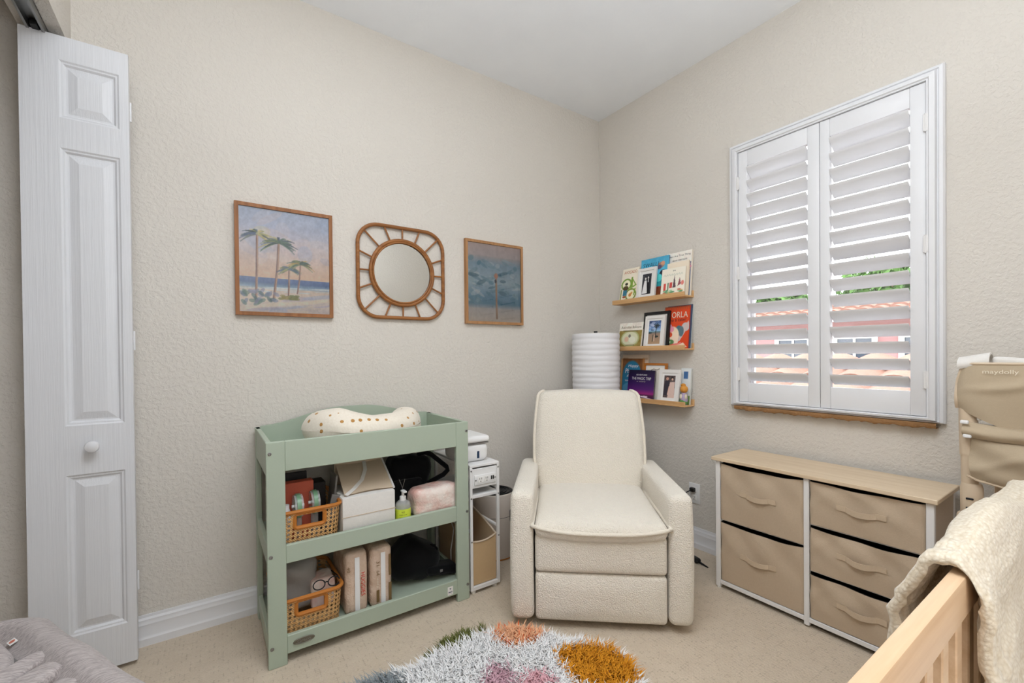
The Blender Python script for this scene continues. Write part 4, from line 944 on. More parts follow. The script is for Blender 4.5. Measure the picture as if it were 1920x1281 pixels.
# diaper packs on lower shelf
def dpack(x0, x1, zt, label, seed, texts, stripe_x):
    t = thing('diaper_pack', ((x0 + x1) / 2, -.3, .072), label, 'pack', 'two plastic diaper packs on the bottom shelf'); w = (x1 - x0) / 2
    obj('film_wrap', G().rbox((0, 0, 0), (w, .115, (zt - .0735) / 2), .022, 9, pkfn(((x0 + x1) / 2, -.300, (zt + .0735) / 2), (w, .115, .12), .0022, seed)), 'packtan', t, ang=180)
    g = G(); g.box(stripe_x - .0095, stripe_x + .0095, -.4185, -.4175, .085, zt - .022); obj('white_stripe', g, 'white', t, smooth=False)
    for (s, mat_, x, z, tw, th_) in texts:
        obj('lettering', text_mesh('lettering', s, mat_, tw, th_, frame3((x, -.4195, z), (0, 0, -1), (1, 0, 0))), mat_, t)
    return t
dpack(-1.887, -1.797, .332, 'tan diaper pack with red lettering beside the lower basket', 21, [('HUGGIES', 'red', -1.819, .196, .096, .016), ('40', 'brownink', -1.876, .268, .022, .012), ('Skin Essentials', 'brownink', -1.827, .19, .07, .005), ('120', 'brownink', -1.872, .10, .02, .008)], -1.842)
dpack(-1.786, -1.694, .326, 'tan diaper pack with brown print beside the black bag', 22, [('31', 'brownink', -1.757, .262, .020, .014), ('64', 'brownink', -1.757, .222, .020, .014), ('up and go', 'greyink', -1.759, .18, .045, .010)], -1.735)
g = G(); g.box(-1.711, -1.702, -.4195, -.4185, .20, .29); g.box(-1.764, -1.752, -.4195, -.4185, .10, .15); g.box(-1.712, -1.700, -.4195, -.4185, .09, .17)
obj('printed_bars', g, 'brownink', bpy.data.objects['diaper_pack.001'], smooth=False)
# black bag on lower shelf
bb = thing('sling_bag', (-1.52, -.24, .072), 'soft black bag lying on the bottom shelf of the changing table', 'bag')
def slfn(p):
    x, y, z = p; k = (x + .115) / .23
    return np.array([-1.535 + x + .02 * (z / .09), -.255 + y, .175 + z * (1. - .25 * k) - .055 * max(0, k - .45) * 1.2 + .008 * math.sin(x * 40 + z * 30)])
obj('bag_body', G().rbox((0, 0, 0), (.112, .10, .098), .075, 8, slfn), 'bagblack', bb, ang=180)
obj('flap', G().rbox((0, 0, 0), (.085, .05, .022), .02, 6, lambda p: np.array([-1.425 + p[0], -.315 + p[1] + .1 * p[0], .112 + p[2] - .22 * p[0]])), 'bagblack', bb, ang=180)
obj('buckle', G().box(-1.452, -1.438, -.374, -.371, .118, .130, .001, 1), 'greycard', bb)
obj('strap_loop', G().tube([(-1.47, -.30, .225), (-1.45, -.31, .222), (-1.44, -.315, .205), (-1.45, -.31, .190)], .007, 8), 'bagblack', bb)
#@@CART
# ================================================================== SLIM CART, WARMER, PURIFIER
KX0, KX1, KY0, KY1, KT = -1.327, -1.163, -.444, -.045, .612
kt = thing('slim_cart', ((KX0 + KX1) / 2, KY0, 0), 'narrow white rolling cart between the green table and the armchair', 'cart')
for x in (KX0, KX1 - .014):
    for y in (KY0, KY1 - .014): obj('post', G().box(x, x + .014, y, y + .014, .016, KT - .012, .0015, 1), 'whitemetal', kt, smooth=False)
for y in (KY0, KY1 - .014): obj('bottom_rail', G().box(KX0 + .014, KX1 - .014, y, y + .014, .016, .034, .0015, 1), 'whitemetal', kt, smooth=False)
for x in (KX0, KX1 - .014):
    obj('side_rail', G().box(x, x + .014, KY0 + .014, KY1 - .014, .016, .034, .0015, 1), 'whitemetal', kt, smooth=False)
    obj('side_rail', G().box(x, x + .014, KY0 + .014, KY1 - .014, .29, .30, .0015, 1), 'whitemetal', kt, smooth=False)
obj('top_board', G().box(KX0, KX1, KY0, KY1, KT - .012, KT, .002, 1), 'white', kt, smooth=False)
obj('front_panel', G().box(KX0 + .014, KX1 - .014, KY0 + .003, KY0 + .012, .500, .592, .002, 1), 'white', kt, smooth=False)
obj('shelf_board', G().box(KX0 + .004, KX1 - .004, KY0 + .004, KY1 - .004, .452, .468, .002, 1), 'white', kt, smooth=False)
obj('side_panel', G().box(KX1 - .012, KX1 - .006, KY0 + .014, KY1 - .014, .48, .59), 'white', kt, smooth=False)
for x in (KX0 + .022, KX1 - .022):
    for y in (KY0 + .02, KY1 - .02): obj('foot', G().lathe([(.012, 0), (.012, .012), (.005, .016)], (x, y, 0), 14), 'mat', kt)
for x in (KX0 + .007, KX1 - .007):
    for z in (.585, .455, .250): 
        b = G().lathe([(.0045, 0), (.0035, .0018), (.0002, .0018)], n=10); b.xf(Matrix.Translation((x, KY0, z)) @ Matrix.Rotation(PI / 2, 4, 'X')); obj('bolt', b, 'metal', kt)
ps = thing('power_strip', (-1.245, KY0, .53), 'white outlet strip set in the front of the slim cart', 'power strip')
obj('strip_body', G().box(-1.305, -1.185, KY0 - .004, KY0 + .003, .515, .563, .004), 'white', ps)
for x in (-1.272, -1.238):
    s = obj('socket', G().box(x - .014, x + .014, KY0 - .0055, KY0 - .004, .526, .554, .002, 1), 'mat', ps)
    g = G(); g.box(x - .006, x - .004, KY0 - .006, KY0 - .0055, .540, .549); g.box(x + .004, x + .006, KY0 - .006, KY0 - .0055, .540, .549); g.cyl((x, KY0 - .0055, .532), (x, KY0 - .006, .532), .0025, n=8); obj('slot', g, 'black', s, smooth=False)
for x in (-1.211, -1.201): obj('usb_port', G().box(x - .0035, x + .0035, KY0 - .0048, KY0 - .004, .532, .550), 'black', ps, smooth=False)
for x in (-1.298, -1.191): obj('screw', G().cyl((x, KY0 - .004, .539), (x, KY0 - .0052, .539), .004, n=10), 'metal', ps)
# fabric bin in the cart
bn = thing('fabric_bin', (-1.245, -.25, .034), 'open tan fabric bin in the bottom of the slim cart', 'bin')
bx0, bx1, by0, by1, bz0 = KX0 + .017, KX1 - .017, KY0 + .012, KY1 - .02, .036
zt_ = lambda x, y: .245 + .10 * max(0, (y - by0) / (by1 - by0)) ** .8 + .012 * (x - bx0) / (bx1 - bx0) - .012 * math.sin(PI * (x - bx0) / (bx1 - bx0)) * (1 if y < by0 + .01 else 0)
g = G(); per = [(bx0, by0), (bx1, by0), (bx1, by1), (bx0, by1)]; pts = []
for i in range(4):
    a, b = per[i], per[(i + 1) % 4]
    for k in range(8): pts.append((a[0] + (b[0] - a[0]) * k / 8, a[1] + (b[1] - a[1]) * k / 8))
n = len(pts); cx_, cy_ = (bx0 + bx1) / 2, (by0 + by1) / 2
def bring(s, off): return [(cx_ + (p[0] - cx_) * s, cy_ + (p[1] - cy_) * s, (bz0 + (zt_(*p) - bz0) * off)) for p in pts]
rs = [bring(1, 0), bring(1.0, .5), bring(1, 1), bring(.955, 1), bring(.95, .03)]
for i in range(4): g.add(rs[i] + rs[i + 1], [(k, (k + 1) % n, (k + 1) % n + n, k + n) for k in range(n)])
g.add(rs[0], [tuple(range(n))]); g.add(rs[4], [tuple(range(n))])
obj('bin_body', g, 'kraft', bn, smooth=False)
obj('rim_binding', G().tube([(p[0], p[1], zt_(*p)) for p in pts], .0045, 6, True), 'beigefab', bn)
# bottle warmer / wipe warmer
wx0, wx1, wy0, wy1, wz = -1.352, -1.192, -.40, -.21, KT + .001
wb = thing('wipe_warmer', ((wx0 + wx1) / 2, (wy0 + wy1) / 2, wz), 'rounded white box with a lid on top of the slim cart', 'box')
cxw, cyw = (wx0 + wx1) / 2, (wy0 + wy1) / 2
obj('box_body', G().rbox((0, 0, 0), ((wx1 - wx0) / 2, (wy1 - wy0) / 2, .045), .03, 6, lambda p: np.array([cxw + p[0] * (1 + .6 * p[2]), cyw + p[1] * (1 + .6 * p[2]), wz + .043 + (p[2] if p[2] > -.02 else p[2] * 1. if p[2] > -.043 else -.043)])), 'white', wb, ang=60)
obj('lid', G().rbox((0, 0, 0), ((wx1 - wx0) / 2 + .005, (wy1 - wy0) / 2 + .005, .020), .018, 6, lambda p: np.array([cxw + p[0], cyw + p[1], wz + .1055 + p[2] * (1 if p[2] > 0 else .65)])), 'white', wb, ang=60)
obj('lid_seam', G().box(wx0 + .002, wx1 - .002, wy0 + .002, wy1 - .002, wz + .087, wz + .0915, .001, 1), 'greycard', wb)
obj('display', G().box(-1.262, -1.250, wy0 - .0025, wy0 + .0015, wz + .018, wz + .052, .001, 1), 'blueink', wb)
# cord behind the table leg
cdm = G().tube([(-1.30, -.16, .40), (-1.312, -.18, .33), (-1.317, -.22, .285), (-1.314, -.245, .25), (-1.324, -.25, .20), (-1.334, -.25, .15), (-1.3335, -.25, .105), (-1.33, -.24, .055), (-1.336, -.22, .008)], .0028, 8)
tag(obj('charging_cable', cdm, 'white'), 'white cord hanging beside the cart seen through the table', 'cord')
# air purifier
ax_, ay_ = -.995, -.128
ap = thing('air_purifier', (ax_, ay_, 0), 'beige cylindrical air purifier with a black top behind the armchair', 'air purifier')
R_ = .118
obj('housing', G().lathe([(.0, 0), (R_ - .004, 0), (R_ - .002, .012), (R_, .02), (R_, .352), (R_ - .003, .360), (R_ - .008, .362), (R_ - .010, .352), (.0, .352)], (ax_, ay_, 0), 48, False), 'purifier', ap)
obj('base_ring', G().lathe([(R_ - .006, .0), (R_ + .0005, .008), (R_ + .0005, .013)], (ax_, ay_, 0), 48, False), 'rattanband', ap)
obj('seam_ring', G().lathe([(R_ + .0003, .236), (R_ + .0003, .239)], (ax_, ay_, 0), 48, False), 'greycard', ap)
g = G(); g.lathe([(0, .354), (R_ - .012, .354), (R_ - .012, .357), (0, .357)], (ax_, ay_, 0), 40)
for r in (.03, .05, .07, .09): g.tube([(ax_ + r * math.cos(2 * PI * k / 36), ay_ + r * math.sin(2 * PI * k / 36), .359) for k in range(36)], .0022, 6, True)
obj('top_grille', g, 'black', ap)
obj('top_cap', G().lathe([(0, .358), (.028, .358), (.028, .364), (.024, .367), (0, .367)], (ax_, ay_, 0), 24), 'greycard', ap)
ad = math.atan2(-.80, -.05); 
def onc(a, z, r): return (ax_ + r * math.cos(a), ay_ + r * math.sin(a), z)
AC = -1.24
cp = G(); 
cp.grid(lambda u, v: onc(AC + .115 * (2 * u - 1) * math.sqrt(max(0., 1 - max(0., abs(2 * v - 1) - .62) ** 2 / .1444)), .205 + .075 * v, R_ + .0012), 8, 16)
obj('control_panel', cp, 'black', ap)
for z in (.222, .238, .254, .268): obj('button', G().sphere(onc(AC, z, R_ + .0012), .0035, 8), 'white' if z < .23 else 'greycard', ap)

# ================================================================== ARMCHAIR
CM = Matrix(((.764, .645, 0, -1.0335), (-.645, .764, 0, -.9945), (0, 0, 1, 0), (0, 0, 0, 1)))
ch = thing('recliner_armchair', (-1.0335, -.9945, 0), 'cream boucle recliner armchair beside the paper lamp', 'armchair')
def cp_(name, g, mat='boucle', **k): return obj(name, g.xf(CM), mat, ch, **k)
def arm_fn(sx):
    def f(p):
        x, y, z = p; X = sx * .3185 + x; Y = .355 + y; Z = .2995 + z
        if Z > .45: Z -= .030 * max(0., (Y - .05)) * (Z - .45) / .12
        X += sx * (.004 * math.sin(PI * (Z / .56))); Y -= .012 * math.sin(PI * min(1, Z / .56)) * (1 if Y < .2 else 0)
        return np.array([X, Y, Z])
    return f
for sx in (-1, 1): cp_('arm', G().rbox((0, 0, 0), (.0485, .355, .2645), .030, 8, arm_fn(sx)), ang=180)
def foot_fn(zc):
    def f(p):
        b = .010 * max(0, 1 - abs(p[0] / .268) ** 6) * max(0, 1 - abs(p[2] / .08) ** 4) if p[1] < 0 else 0
        return np.array([p[0], .045 + p[1] - b, zc + p[2]])
    return f
cp_('front_panel', G().rbox((0, 0, 0), (.2665, .04, .0795), .018, 8, foot_fn(.3145)), ang=180)
cp_('footrest', G().rbox((0, 0, 0), (.2665, .04, .0985), .018, 8, foot_fn(.1335)), ang=180)
def seat_fn(p):
    x, y, z = p; u, v = x / .268, y / .30; dome = max(0, 1 - u ** 4) * max(0, 1 - abs(v) ** 4)
    Z = .408 + z + (.034 * dome if z > 0 else .012 * dome) - (.010 * max(0, 1 - u * u) if (z < 0 and y < -.2) else 0)
    Z += .010 * max(0, -v) * abs(u) ** 4
    return np.array([x, .283 + y - .008 * max(0, 1 - u * u) * (1 if y < -.2 else 0), Z])
cp_('seat_cushion', G().rbox((0, 0, 0), (.268, .30, .030), .028, 10, seat_fn), ang=180)
lipz = lambda u: .418 + .014 * abs(u) ** 3 - .006 * (1 - u * u)
pts = [(.276 * u, -.022 + .012 * abs(u) ** 5 - .010 * (1 - u * u), lipz(u)) for u in np.linspace(-1, 1, 25)]
pts = [(-.270, .50, .425), (-.272, .30, .43), (-.275, .1, .432)] + pts + [(.275, .1, .432), (.272, .30, .43), (.270, .50, .425)]
cp_('seat_piping', G().tube(pts, .0085, 8), 'piping', ang=180)
def back_w(z):
    return float(np.interp(z, [.36, .46, .58, .70, .82, .90, .94], [.266, .279, .293, .293, .284, .274, .270]))
def back_fn(p):
    x, y, z = p; Z = .645 + z; w = back_w(Z) / .29; lean_ = .545 + (Z - .42) * .23
    f = -1 if y < 0 else 1; u = x / .29
    Y = lean_ + .06 + y * (1.0) - (.030 * max(0, 1 - u * u) * max(0, 1 - abs(z / .29) ** 3) if f < 0 else 0)
    Zt = Z - (.012 * u * u if z > .2 else 0)
    return np.array([x * w, Y, Zt])
cp_('backrest', G().rbox((0, 0, 0), (.29, .075, .287), .040, 10, back_fn), ang=180)
for sx in (-1, 1):
    P = []
    for z in np.linspace(.40, .900, 18): P.append((sx * (back_w(z) + .001), .545 + (z - .42) * .23 + .012, z))
    P += [(sx * (back_w(.91) - .006), .545 + (.905 - .42) * .23 + .024, .914), (sx * (back_w(.92) - .02), .545 + (.92 - .42) * .23 + .045, .9235), (sx * (back_w(.92) - .03), .545 + (.92 - .42) * .23 + .075, .924)]
    cp_('back_piping', G().tube(P, .0085, 8), 'piping', ang=180)
cp_('rear_body', G().box(-.27, .27, .09, .66, .05, .40, .03, 3), ang=60)
cp_('swivel_base', G().lathe([(.0, 0), (.25, 0), (.25, .018), (.22, .03), (.06, .036), (.06, .06)], (0, .36, 0), 40), 'black')

# outlet, plug, black cord end on the floor
ol = thing('wall_outlet', (0, -.745, .26), 'white wall outlet low on the window wall beside the armchair', 'outlet')
obj('face_plate', G().box(-.006, 0, -.779, -.709, .255, .372, .003), 'white', ol)
for z in (.29, .337): 
    s = obj('socket', G().box(-.0085, -.006, -.760, -.728, z - .015, z + .015, .004), 'mat', ol); g = G()
    g.box(-.009, -.0085, -.750, -.748, z - .002, z + .008); g.box(-.009, -.0085, -.740, -.738, z - .002, z + .008); g.cyl((-.0085, -.744, z - .009), (-.009, -.744, z - .009), .003, n=8); obj('slot', g, 'ink', s, smooth=False)
pl = thing('power_plug', (-.02, -.742, .337), 'black power plug in the wall outlet beside the armchair', 'plug')
obj('plug_body', G().rbox((0, 0, 0), (.013, .014, .012), .006, 4, lambda p: np.array([-.0225 + p[0], -.743 + p[1], .338 + p[2]])), 'black', pl)
obj('plug_cord', G().tube([(-.034, -.741, .336), (-.05, -.728, .326), (-.062, -.70, .300), (-.06, -.66, .20), (-.05, -.62, .06), (-.06, -.60, .012)], .0035, 8), 'black', pl)
fl = thing('cord_end', (-.16, -.87, 0), 'black cord end lying on the carpet between armchair and dresser', 'cord')
obj('plug_body', G().rbox((0, 0, 0), (.020, .030, .0125), .012, 5, lambda p: np.array([-.170 + p[0] + .2 * p[1], -.855 + p[1] * 1., .0135 + p[2] * (1.0 - 3 * max(0, -p[1] - .01) * 3)])), 'black', fl, ang=180)
obj('cord', G().tube([(-.172, -.880, .008), (-.178, -.91, .006), (-.184, -.938, .005)], [.006, .005, .0035], 8), 'black', fl)
obj('cord', G().tube([(-.163, -.826, .008), (-.15, -.79, .006), (-.12, -.74, .005), (-.09, -.66, .005)], .0035, 8), 'black', fl)

# ================================================================== DRESSER
DXF, DXB, DYL, DYR = -.318, -.04, -1.062, -1.846
dr = thing('fabric_dresser', (-.18, -1.455, 0), 'low dresser with five taupe fabric drawers and a light wood top', 'dresser')
obj('top_board', G().box(-.332, -.036, -1.857, -1.048, .6155, .632, .002, 1), 'oak', dr, smooth=False)
def dpost(y0, y1, x0, x1): obj('frame_post', G().box(x0, x1, y0, y1, .008, .6155, .002, 1), 'whitemetal', dr, smooth=False)
for x0, x1 in ((DXF, DXF + .020), (DXB - .020, DXB)):
    dpost(DYL - .022, DYL, x0, x1); dpost(DYR, DYR + .022, x0, x1)
dpost(-1.4655, -1.4455, DXF, DXF + .020)
for x0 in (DXF, DXB - .02): obj('frame_rail', G().box(x0 + .002, x0 + .018, DYR + .022, DYL - .022, .022, .042, .002, 1), 'whitemetal', dr, smooth=False)
for y0 in (DYL - .02, DYR + .002): obj('frame_rail', G().box(DXF + .02, DXB - .02, y0, y0 + .018, .022, .042, .002, 1), 'whitemetal', dr, smooth=False)
for x in (DXF + .01, DXB - .01):
    for y in (DYL - .011, DYR + .011): obj('foot', G().lathe([(.009, 0), (.009, .006), (.006, .009)], (x, y, 0), 12), 'mat', dr)
for k, (a, b) in enumerate(((DYL - .022, -1.4455), (-1.4655, DYR + .022))):
    for z in ((.3285,) if k == 0 else (.2335, .4235)):
        obj('frame_rail', G().box(DXF + .014, DXF + .019, b, a, z, z + .006), 'whitemetal', dr, smooth=False)
obj('side_fabric', G().box(DXF + .021, DXB - .021, DYR + .002, DYR + .005, .045, .606), 'linen', dr, smooth=False)
def drawer(ya, yb, z0, z1, sag, seed, gap):
    """ya > yb; open fabric bin with a sagging front edge"""
    r = random.Random(seed); xf = DXF + .003; w = ya - yb
    ph = [r.uniform(0, 6) for _ in range(4)]
    def f(u, v):
        y = ya - w * u; e = min(u, 1 - u); top = z1 - gap - sag * math.sin(PI * u) ** .8; z = z0 + (top - z0) * v
        b = .006 * math.sin(PI * u) * math.sin(PI * v) + .0048 * math.sin(9 * u - 6 * v + ph[0]) * v ** 2 * (1 - abs(2 * u - 1) ** 3) + .0034 * math.sin(14 * u + 10 * v + ph[1]) * v
        b += .0065 * math.exp(-((u - v * .5 + .25 - .05 * ph[2] / 6) / .07) ** 2) * v * (1 - v) * 2
        k = .006; c = max(0, 1 - min(e, .02) / .02) * k
        return (xf - b + c, y, z)
    d = obj('drawer', G().grid(f, 48, 24), 'linen', dr, ang=180)
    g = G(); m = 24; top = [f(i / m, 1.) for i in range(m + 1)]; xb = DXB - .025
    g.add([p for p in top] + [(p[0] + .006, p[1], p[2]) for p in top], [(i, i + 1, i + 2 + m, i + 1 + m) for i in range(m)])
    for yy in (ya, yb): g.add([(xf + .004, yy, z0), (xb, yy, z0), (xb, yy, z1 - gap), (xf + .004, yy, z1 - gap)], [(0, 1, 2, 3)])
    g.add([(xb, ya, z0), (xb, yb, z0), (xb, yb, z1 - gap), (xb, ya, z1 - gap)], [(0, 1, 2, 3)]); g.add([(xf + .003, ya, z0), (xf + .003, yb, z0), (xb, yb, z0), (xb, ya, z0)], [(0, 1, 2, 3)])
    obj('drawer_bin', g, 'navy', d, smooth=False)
    # strap handle
    yc = (ya + yb) / 2 + .003; zc = z0 + (z1 - z0) * .52; L = .155 if w < .36 else .152
    hh = .0105; h = G()
    def hs(u, v):
        t = 2 * u - 1; a = max(0, 1 - (t / .62) ** 2) if abs(t) < .62 else 0; uu = (ya - (yc + L / 2 - L * u)) / w
        base = min(f(uu, (zc - z0) / (z1 - z0) + q)[0] for q in (-.09, -.05, 0, .05, .09)) - .0028
        return (base - .013 * a ** .8, yc + L / 2 - L * u, zc + hh * (2 * v - 1) - .007 * a)
    h.grid(hs, 30, 2); h.grid(lambda u, v: (lambda p: (p[0] + .0022, p[1], p[2]))(hs(u, v)), 30, 2)
    for v in (0, 1):
        a = [hs(i / 30, v) for i in range(31)]; h.add(a + [(p[0] + .0022, p[1], p[2]) for p in a], [(i, i + 1, i + 32, i + 31) for i in range(30)])
    obj('handle', h, 'linentape', d, ang=60)
    for u0 in (0., .81):
        pt = G(); pt.grid(lambda u, v: (lambda p: (p[0] - .0016, p[1], p[2]))(hs(u0 + .19 * u, .06 + .88 * v)), 4, 2)
        obj('handle_patch', pt, 'linentape', d, ang=60)
    return d
drawer(DYL - .0225, -1.4445, .045, .3285, .010, 1, .006); drawer(DYL - .0225, -1.4445, .336, .6135, .012, 2, .010)
drawer(-1.467, DYR + .0235, .045, .2335, .006, 3, .008); drawer(-1.467, DYR + .0235, .241, .4235, .007, 4, .008); drawer(-1.467, DYR + .0235, .431, .6135, .006, 5, .008)
#@@CRIB
# ================================================================== CRIB, BLANKET, FOLDING STAND
RZ0, RZ1, RY0, RY1, RX0, RX1 = .740, .800, -2.1105, -2.0905, -1.95, -.58
cb = thing('crib', ((RX0 + RX1) / 2, -2.4, 0), 'light wood crib with the cream knit blanket over its rail', 'crib')
obj('top_rail', G().box(RX0, RX1, RY0, RY1, RZ0, RZ1, .0025, 2), 'crib', cb, ang=30)
obj('bottom_rail', G().box(RX0, RX1, RY0, RY1, .22, .28, .0025, 2), 'crib', cb, ang=30)
x = RX0 + .05; 
while x < RX1 - .03: obj('slat', G().box(x, x + .030, RY0 + .004, RY1 - .004, .28, RZ0, .002, 1), 'crib', cb, smooth=False); x += .075
for x in (RX0 - .035, RX1):
    for y in (RY0 - .008, -2.76): obj('leg', G().box(x, x + .035, y, y + .035, .0, RZ1 - .001, .004, 2), 'crib', cb, ang=30)
    obj('end_panel', G().box(x + .008, x + .027, -2.725, RY0 - .008, .25, .79, .002, 1), 'crib', cb, smooth=False)
obj('back_rail', G().box(RX0, RX1, -2.755, -2.735, RZ0, RZ1, .0025, 2), 'crib', cb, ang=30)
obj('mattress', G().box(RX0 + .0, RX1, -2.725, -2.118, .28, .36, .02, 3), 'mat', cb)
# knitted blanket draped over the rail
prof = [(-2.010, .45), (-2.018, .56), (-2.026, .64), (-2.035, .71), (-2.046, .762), (-2.062, .798), (-2.082, .818), (-2.102, .822), (-2.117, .808), (-2.124, .775), (-2.127, .70), (-2.130, .60), (-2.132, .48), (-2.134, .36)]
pl_ = [0.]
for a, b in zip(prof, prof[1:]): pl_.append(pl_[-1] + math.hypot(a[0] - b[0], a[1] - b[1]))
pl_ = np.array(pl_) / pl_[-1]; PY = np.array([p[0] for p in prof]); PZ = np.array([p[1] for p in prof])
def smooth_interp(v, A):
    w = [-.03, -.015, 0, .015, .03]; return float(np.mean([np.interp(min(1, max(0, v + q)), pl_, A) for q in w]))
BX0, BX1 = -1.415, -.70
def blk(u, v, off=0.):
    x = BX0 + (BX1 - BX0) * u; y = smooth_interp(v, PY); z = smooth_interp(v, PZ)
    e = .004; y1, z1 = smooth_interp(min(1, v + e), PY), smooth_interp(min(1, v + e), PZ); y0, z0 = smooth_interp(max(0, v - e), PY), smooth_interp(max(0, v - e), PZ)
    ty, tz = y1 - y0, z1 - z0; L = math.hypot(ty, tz) + 1e-9; ny, nz = tz / L, -ty / L     # outward
    if nz < 0 and .3 < v < .6: ny, nz = -ny, -nz
    side = 1 if v > .5 else -1
    t = u * (BX1 - BX0)
    cable = 0
    for c0 in (.30, .42, .535, .66, .80):
        d = (v - c0 - .010 * math.sin(t * 22 + c0 * 30)) / .015; cable += .0095 * math.exp(-d * d) + .006 * math.exp(-((d - 2.4) / .8) ** 2)
    rib = .0013 * math.sin(v * 2 * PI / .013)
    hem = .010 * math.exp(-((u - .012) / .03) ** 2) + .0045 * math.exp(-((u - .075) / .02) ** 2)
    fold = 0.
    if v > .60: fold = .030 * min(1, (v - .60) / .2) * (.5 + .5 * math.sin(t * 20 - 1.2 + .8 * v)) * min(1, t / .05)
    if v < .45: fold = .045 * (.45 - v) / .45 * min(1., t / .35) + .008 * math.sin(t * 17 + .6) * (.45 - v)
    h = cable + rib + hem + fold + off
    drop = .030 * math.sin(PI * min(1, t / .5)) * max(0, 1 - abs(v - .47) / .3)
    xx = x + .006 * math.sin(v * 11 + 1) * (1 - u)
    s = 1 if v < .45 else (-1 if v > .55 else (.5 - v) / .05)
    return (xx, y + (abs(ny) * s) * h, z + (abs(nz)) * h * max(0, 1 - abs(v - .47) / .3) + drop)
g = G(); nu, nv = 150, 80
g.grid(lambda u, v: blk(u, v), nu, nv); 
inner = lambda u, v: blk(u, v, -.016 - .0)
g.grid(inner, nu, nv)
for (us, vs) in (([0] * (nv + 1), np.linspace(0, 1, nv + 1)), ([1] * (nv + 1), np.linspace(0, 1, nv + 1)), (np.linspace(0, 1, nu + 1), [0] * (nu + 1)), (np.linspace(0, 1, nu + 1), [1] * (nu + 1))):
    A = [blk(a, b) for a, b in zip(us, vs)]; B_ = [inner(a, b) for a, b in zip(us, vs)]; k = len(A)
    Mid = [tuple((np.array(a) + np.array(b)) / 2 + ((-.008, 0, 0) if us[0] == us[-1] == 0 else (0, 0, 0))) for a, b in zip(A, B_)]
    g.add(A + Mid + B_, [(i, i + 1, i + 1 + k, i + k) for i in range(k - 1)] + [(i + k, i + 1 + k, i + 1 + 2 * k, i + 2 * k) for i in range(k - 1)])
tag(obj('knit_blanket', g, 'knit', ang=180), 'chunky cream knit blanket draped over the crib rail', 'blanket')

# folded changing stand by the window wall
fs = thing('folding_stand', (-.3, -2.1, 0), 'beige canvas folding changing stand beside the window', 'stand')
px_, py_ = -.30, -1.929
def fo(name, g, mat, **k): return obj(name, g, mat, fs, **k)
fo('post', G().tube([(px_, py_, .03), (px_, py_, .60)], .019, 16), 'khakipl')
fo('post', G().tube([(px_, py_ + .001, .69), (px_, py_ + .003, .80)], .0205, 18), 'khakipl')
fo('post_sleeve', G().tube([(px_, py_ + .003, .795), (px_, py_ + .006, .96)], [.0225, .0225], 18), 'khakipl')
fo('sleeve_ring', G().tube([(px_, py_ + .002, .835), (px_, py_ + .003, .838)], .0235, 18), 'khakipl')
fo('sleeve_ring', G().tube([(px_, py_ + .002, .885), (px_, py_ + .003, .888)], .0235, 18), 'khakipl')
jb = G(); jb.tube([(px_ - .002, py_ - .004, .582), (px_ - .002, py_ - .004, .60), (px_ - .002, py_ - .003, .69), (px_ - .002, py_ - .003, .705)], [.021, .0275, .0275, .0235], 20)
fo('joint_block', jb, 'khakipl')
for z in (.625, .655): fo('joint_slot', G().box(px_ - .0325, px_ - .0275, py_ - .012, py_ + .006, z, z + .006, .0015, 1), 'ink')
fo('leg_plate', G().rbox((0, 0, 0), (.014, .028, .075), .013, 5, lambda p: np.array([px_ + .012 + p[0], py_ + .012 + p[1] - .28 * (p[2]) * .3, .53 + p[2]])), 'khakipl', ang=180)
fo('rear_post', G().box(-.235, -.205, -2.005, -1.972, .03, .78, .005, 2), 'khakipl')
fo('rear_post_cap', G().box(-.242, -.198, -2.010, -1.967, .70, .735, .006, 2), 'khakipl')
for y in (-2.42,): fo('post', G().tube([(px_, y, .03), (px_, y, .96)], .020, 14), 'khakipl')
fo('foot_bar', G().box(px_ - .02, px_ + .02, -2.45, -1.90, .0, .03, .006, 2), 'khakipl')
# upper canvas hood panel
def hood(u, v):
    y = -1.899 - .56 * u; e = min(u / .1, 1.)
    top = 1.092 - .040 * (1 - min(1, u / .055)) ** 2 - .028 * (1 - min(1, u / .02)) ** 2; bot = .948 - .058 * min(1, u / .22) - .006 * math.sin(9 * u)
    z = bot + (top - bot) * v
    x = px_ - .026 - .012 * math.sin(PI * v) - .006 * math.sin(u * 13 + v * 5) * (1 - v) + .018 * (1 - e) ** 2 - .010 * math.exp(-((v - .45 - .9 * u) / .06) ** 2) * min(1, u * 6)
    return (x, y, z)
g = G(); g.grid(hood, 60, 24); g.grid(lambda u, v: (hood(u, v)[0] + .030, hood(u, v)[1], hood(u, v)[2]), 60, 24)
for v in (0, 1):
    a = [hood(i / 60, v) for i in range(61)]; g.add(a + [(p[0] + .03, p[1], p[2]) for p in a], [(i, i + 1, i + 62, i + 61) for i in range(60)])
a = [hood(0, i / 24) for i in range(25)]; g.add(a + [(p[0] + .03, p[1], p[2]) for p in a], [(i, i + 1, i + 26, i + 25) for i in range(24)])
hd = fo('canvas_hood', g, 'khaki', ang=70)
obj('hood_binding', G().tube([hood(0, v) for v in np.linspace(0, 1, 12)] + [hood(u, 1) for u in np.linspace(.004, 1, 60)], .0045, 6), 'khakipl', hd)
obj('lettering', text_mesh('lettering', 'maydolly', 'greyink', .076, .0165, frame3((px_ - .0405, -2.000, 1.066), (0, -1, 0), (0, 0, 1))), 'greyink', hd)
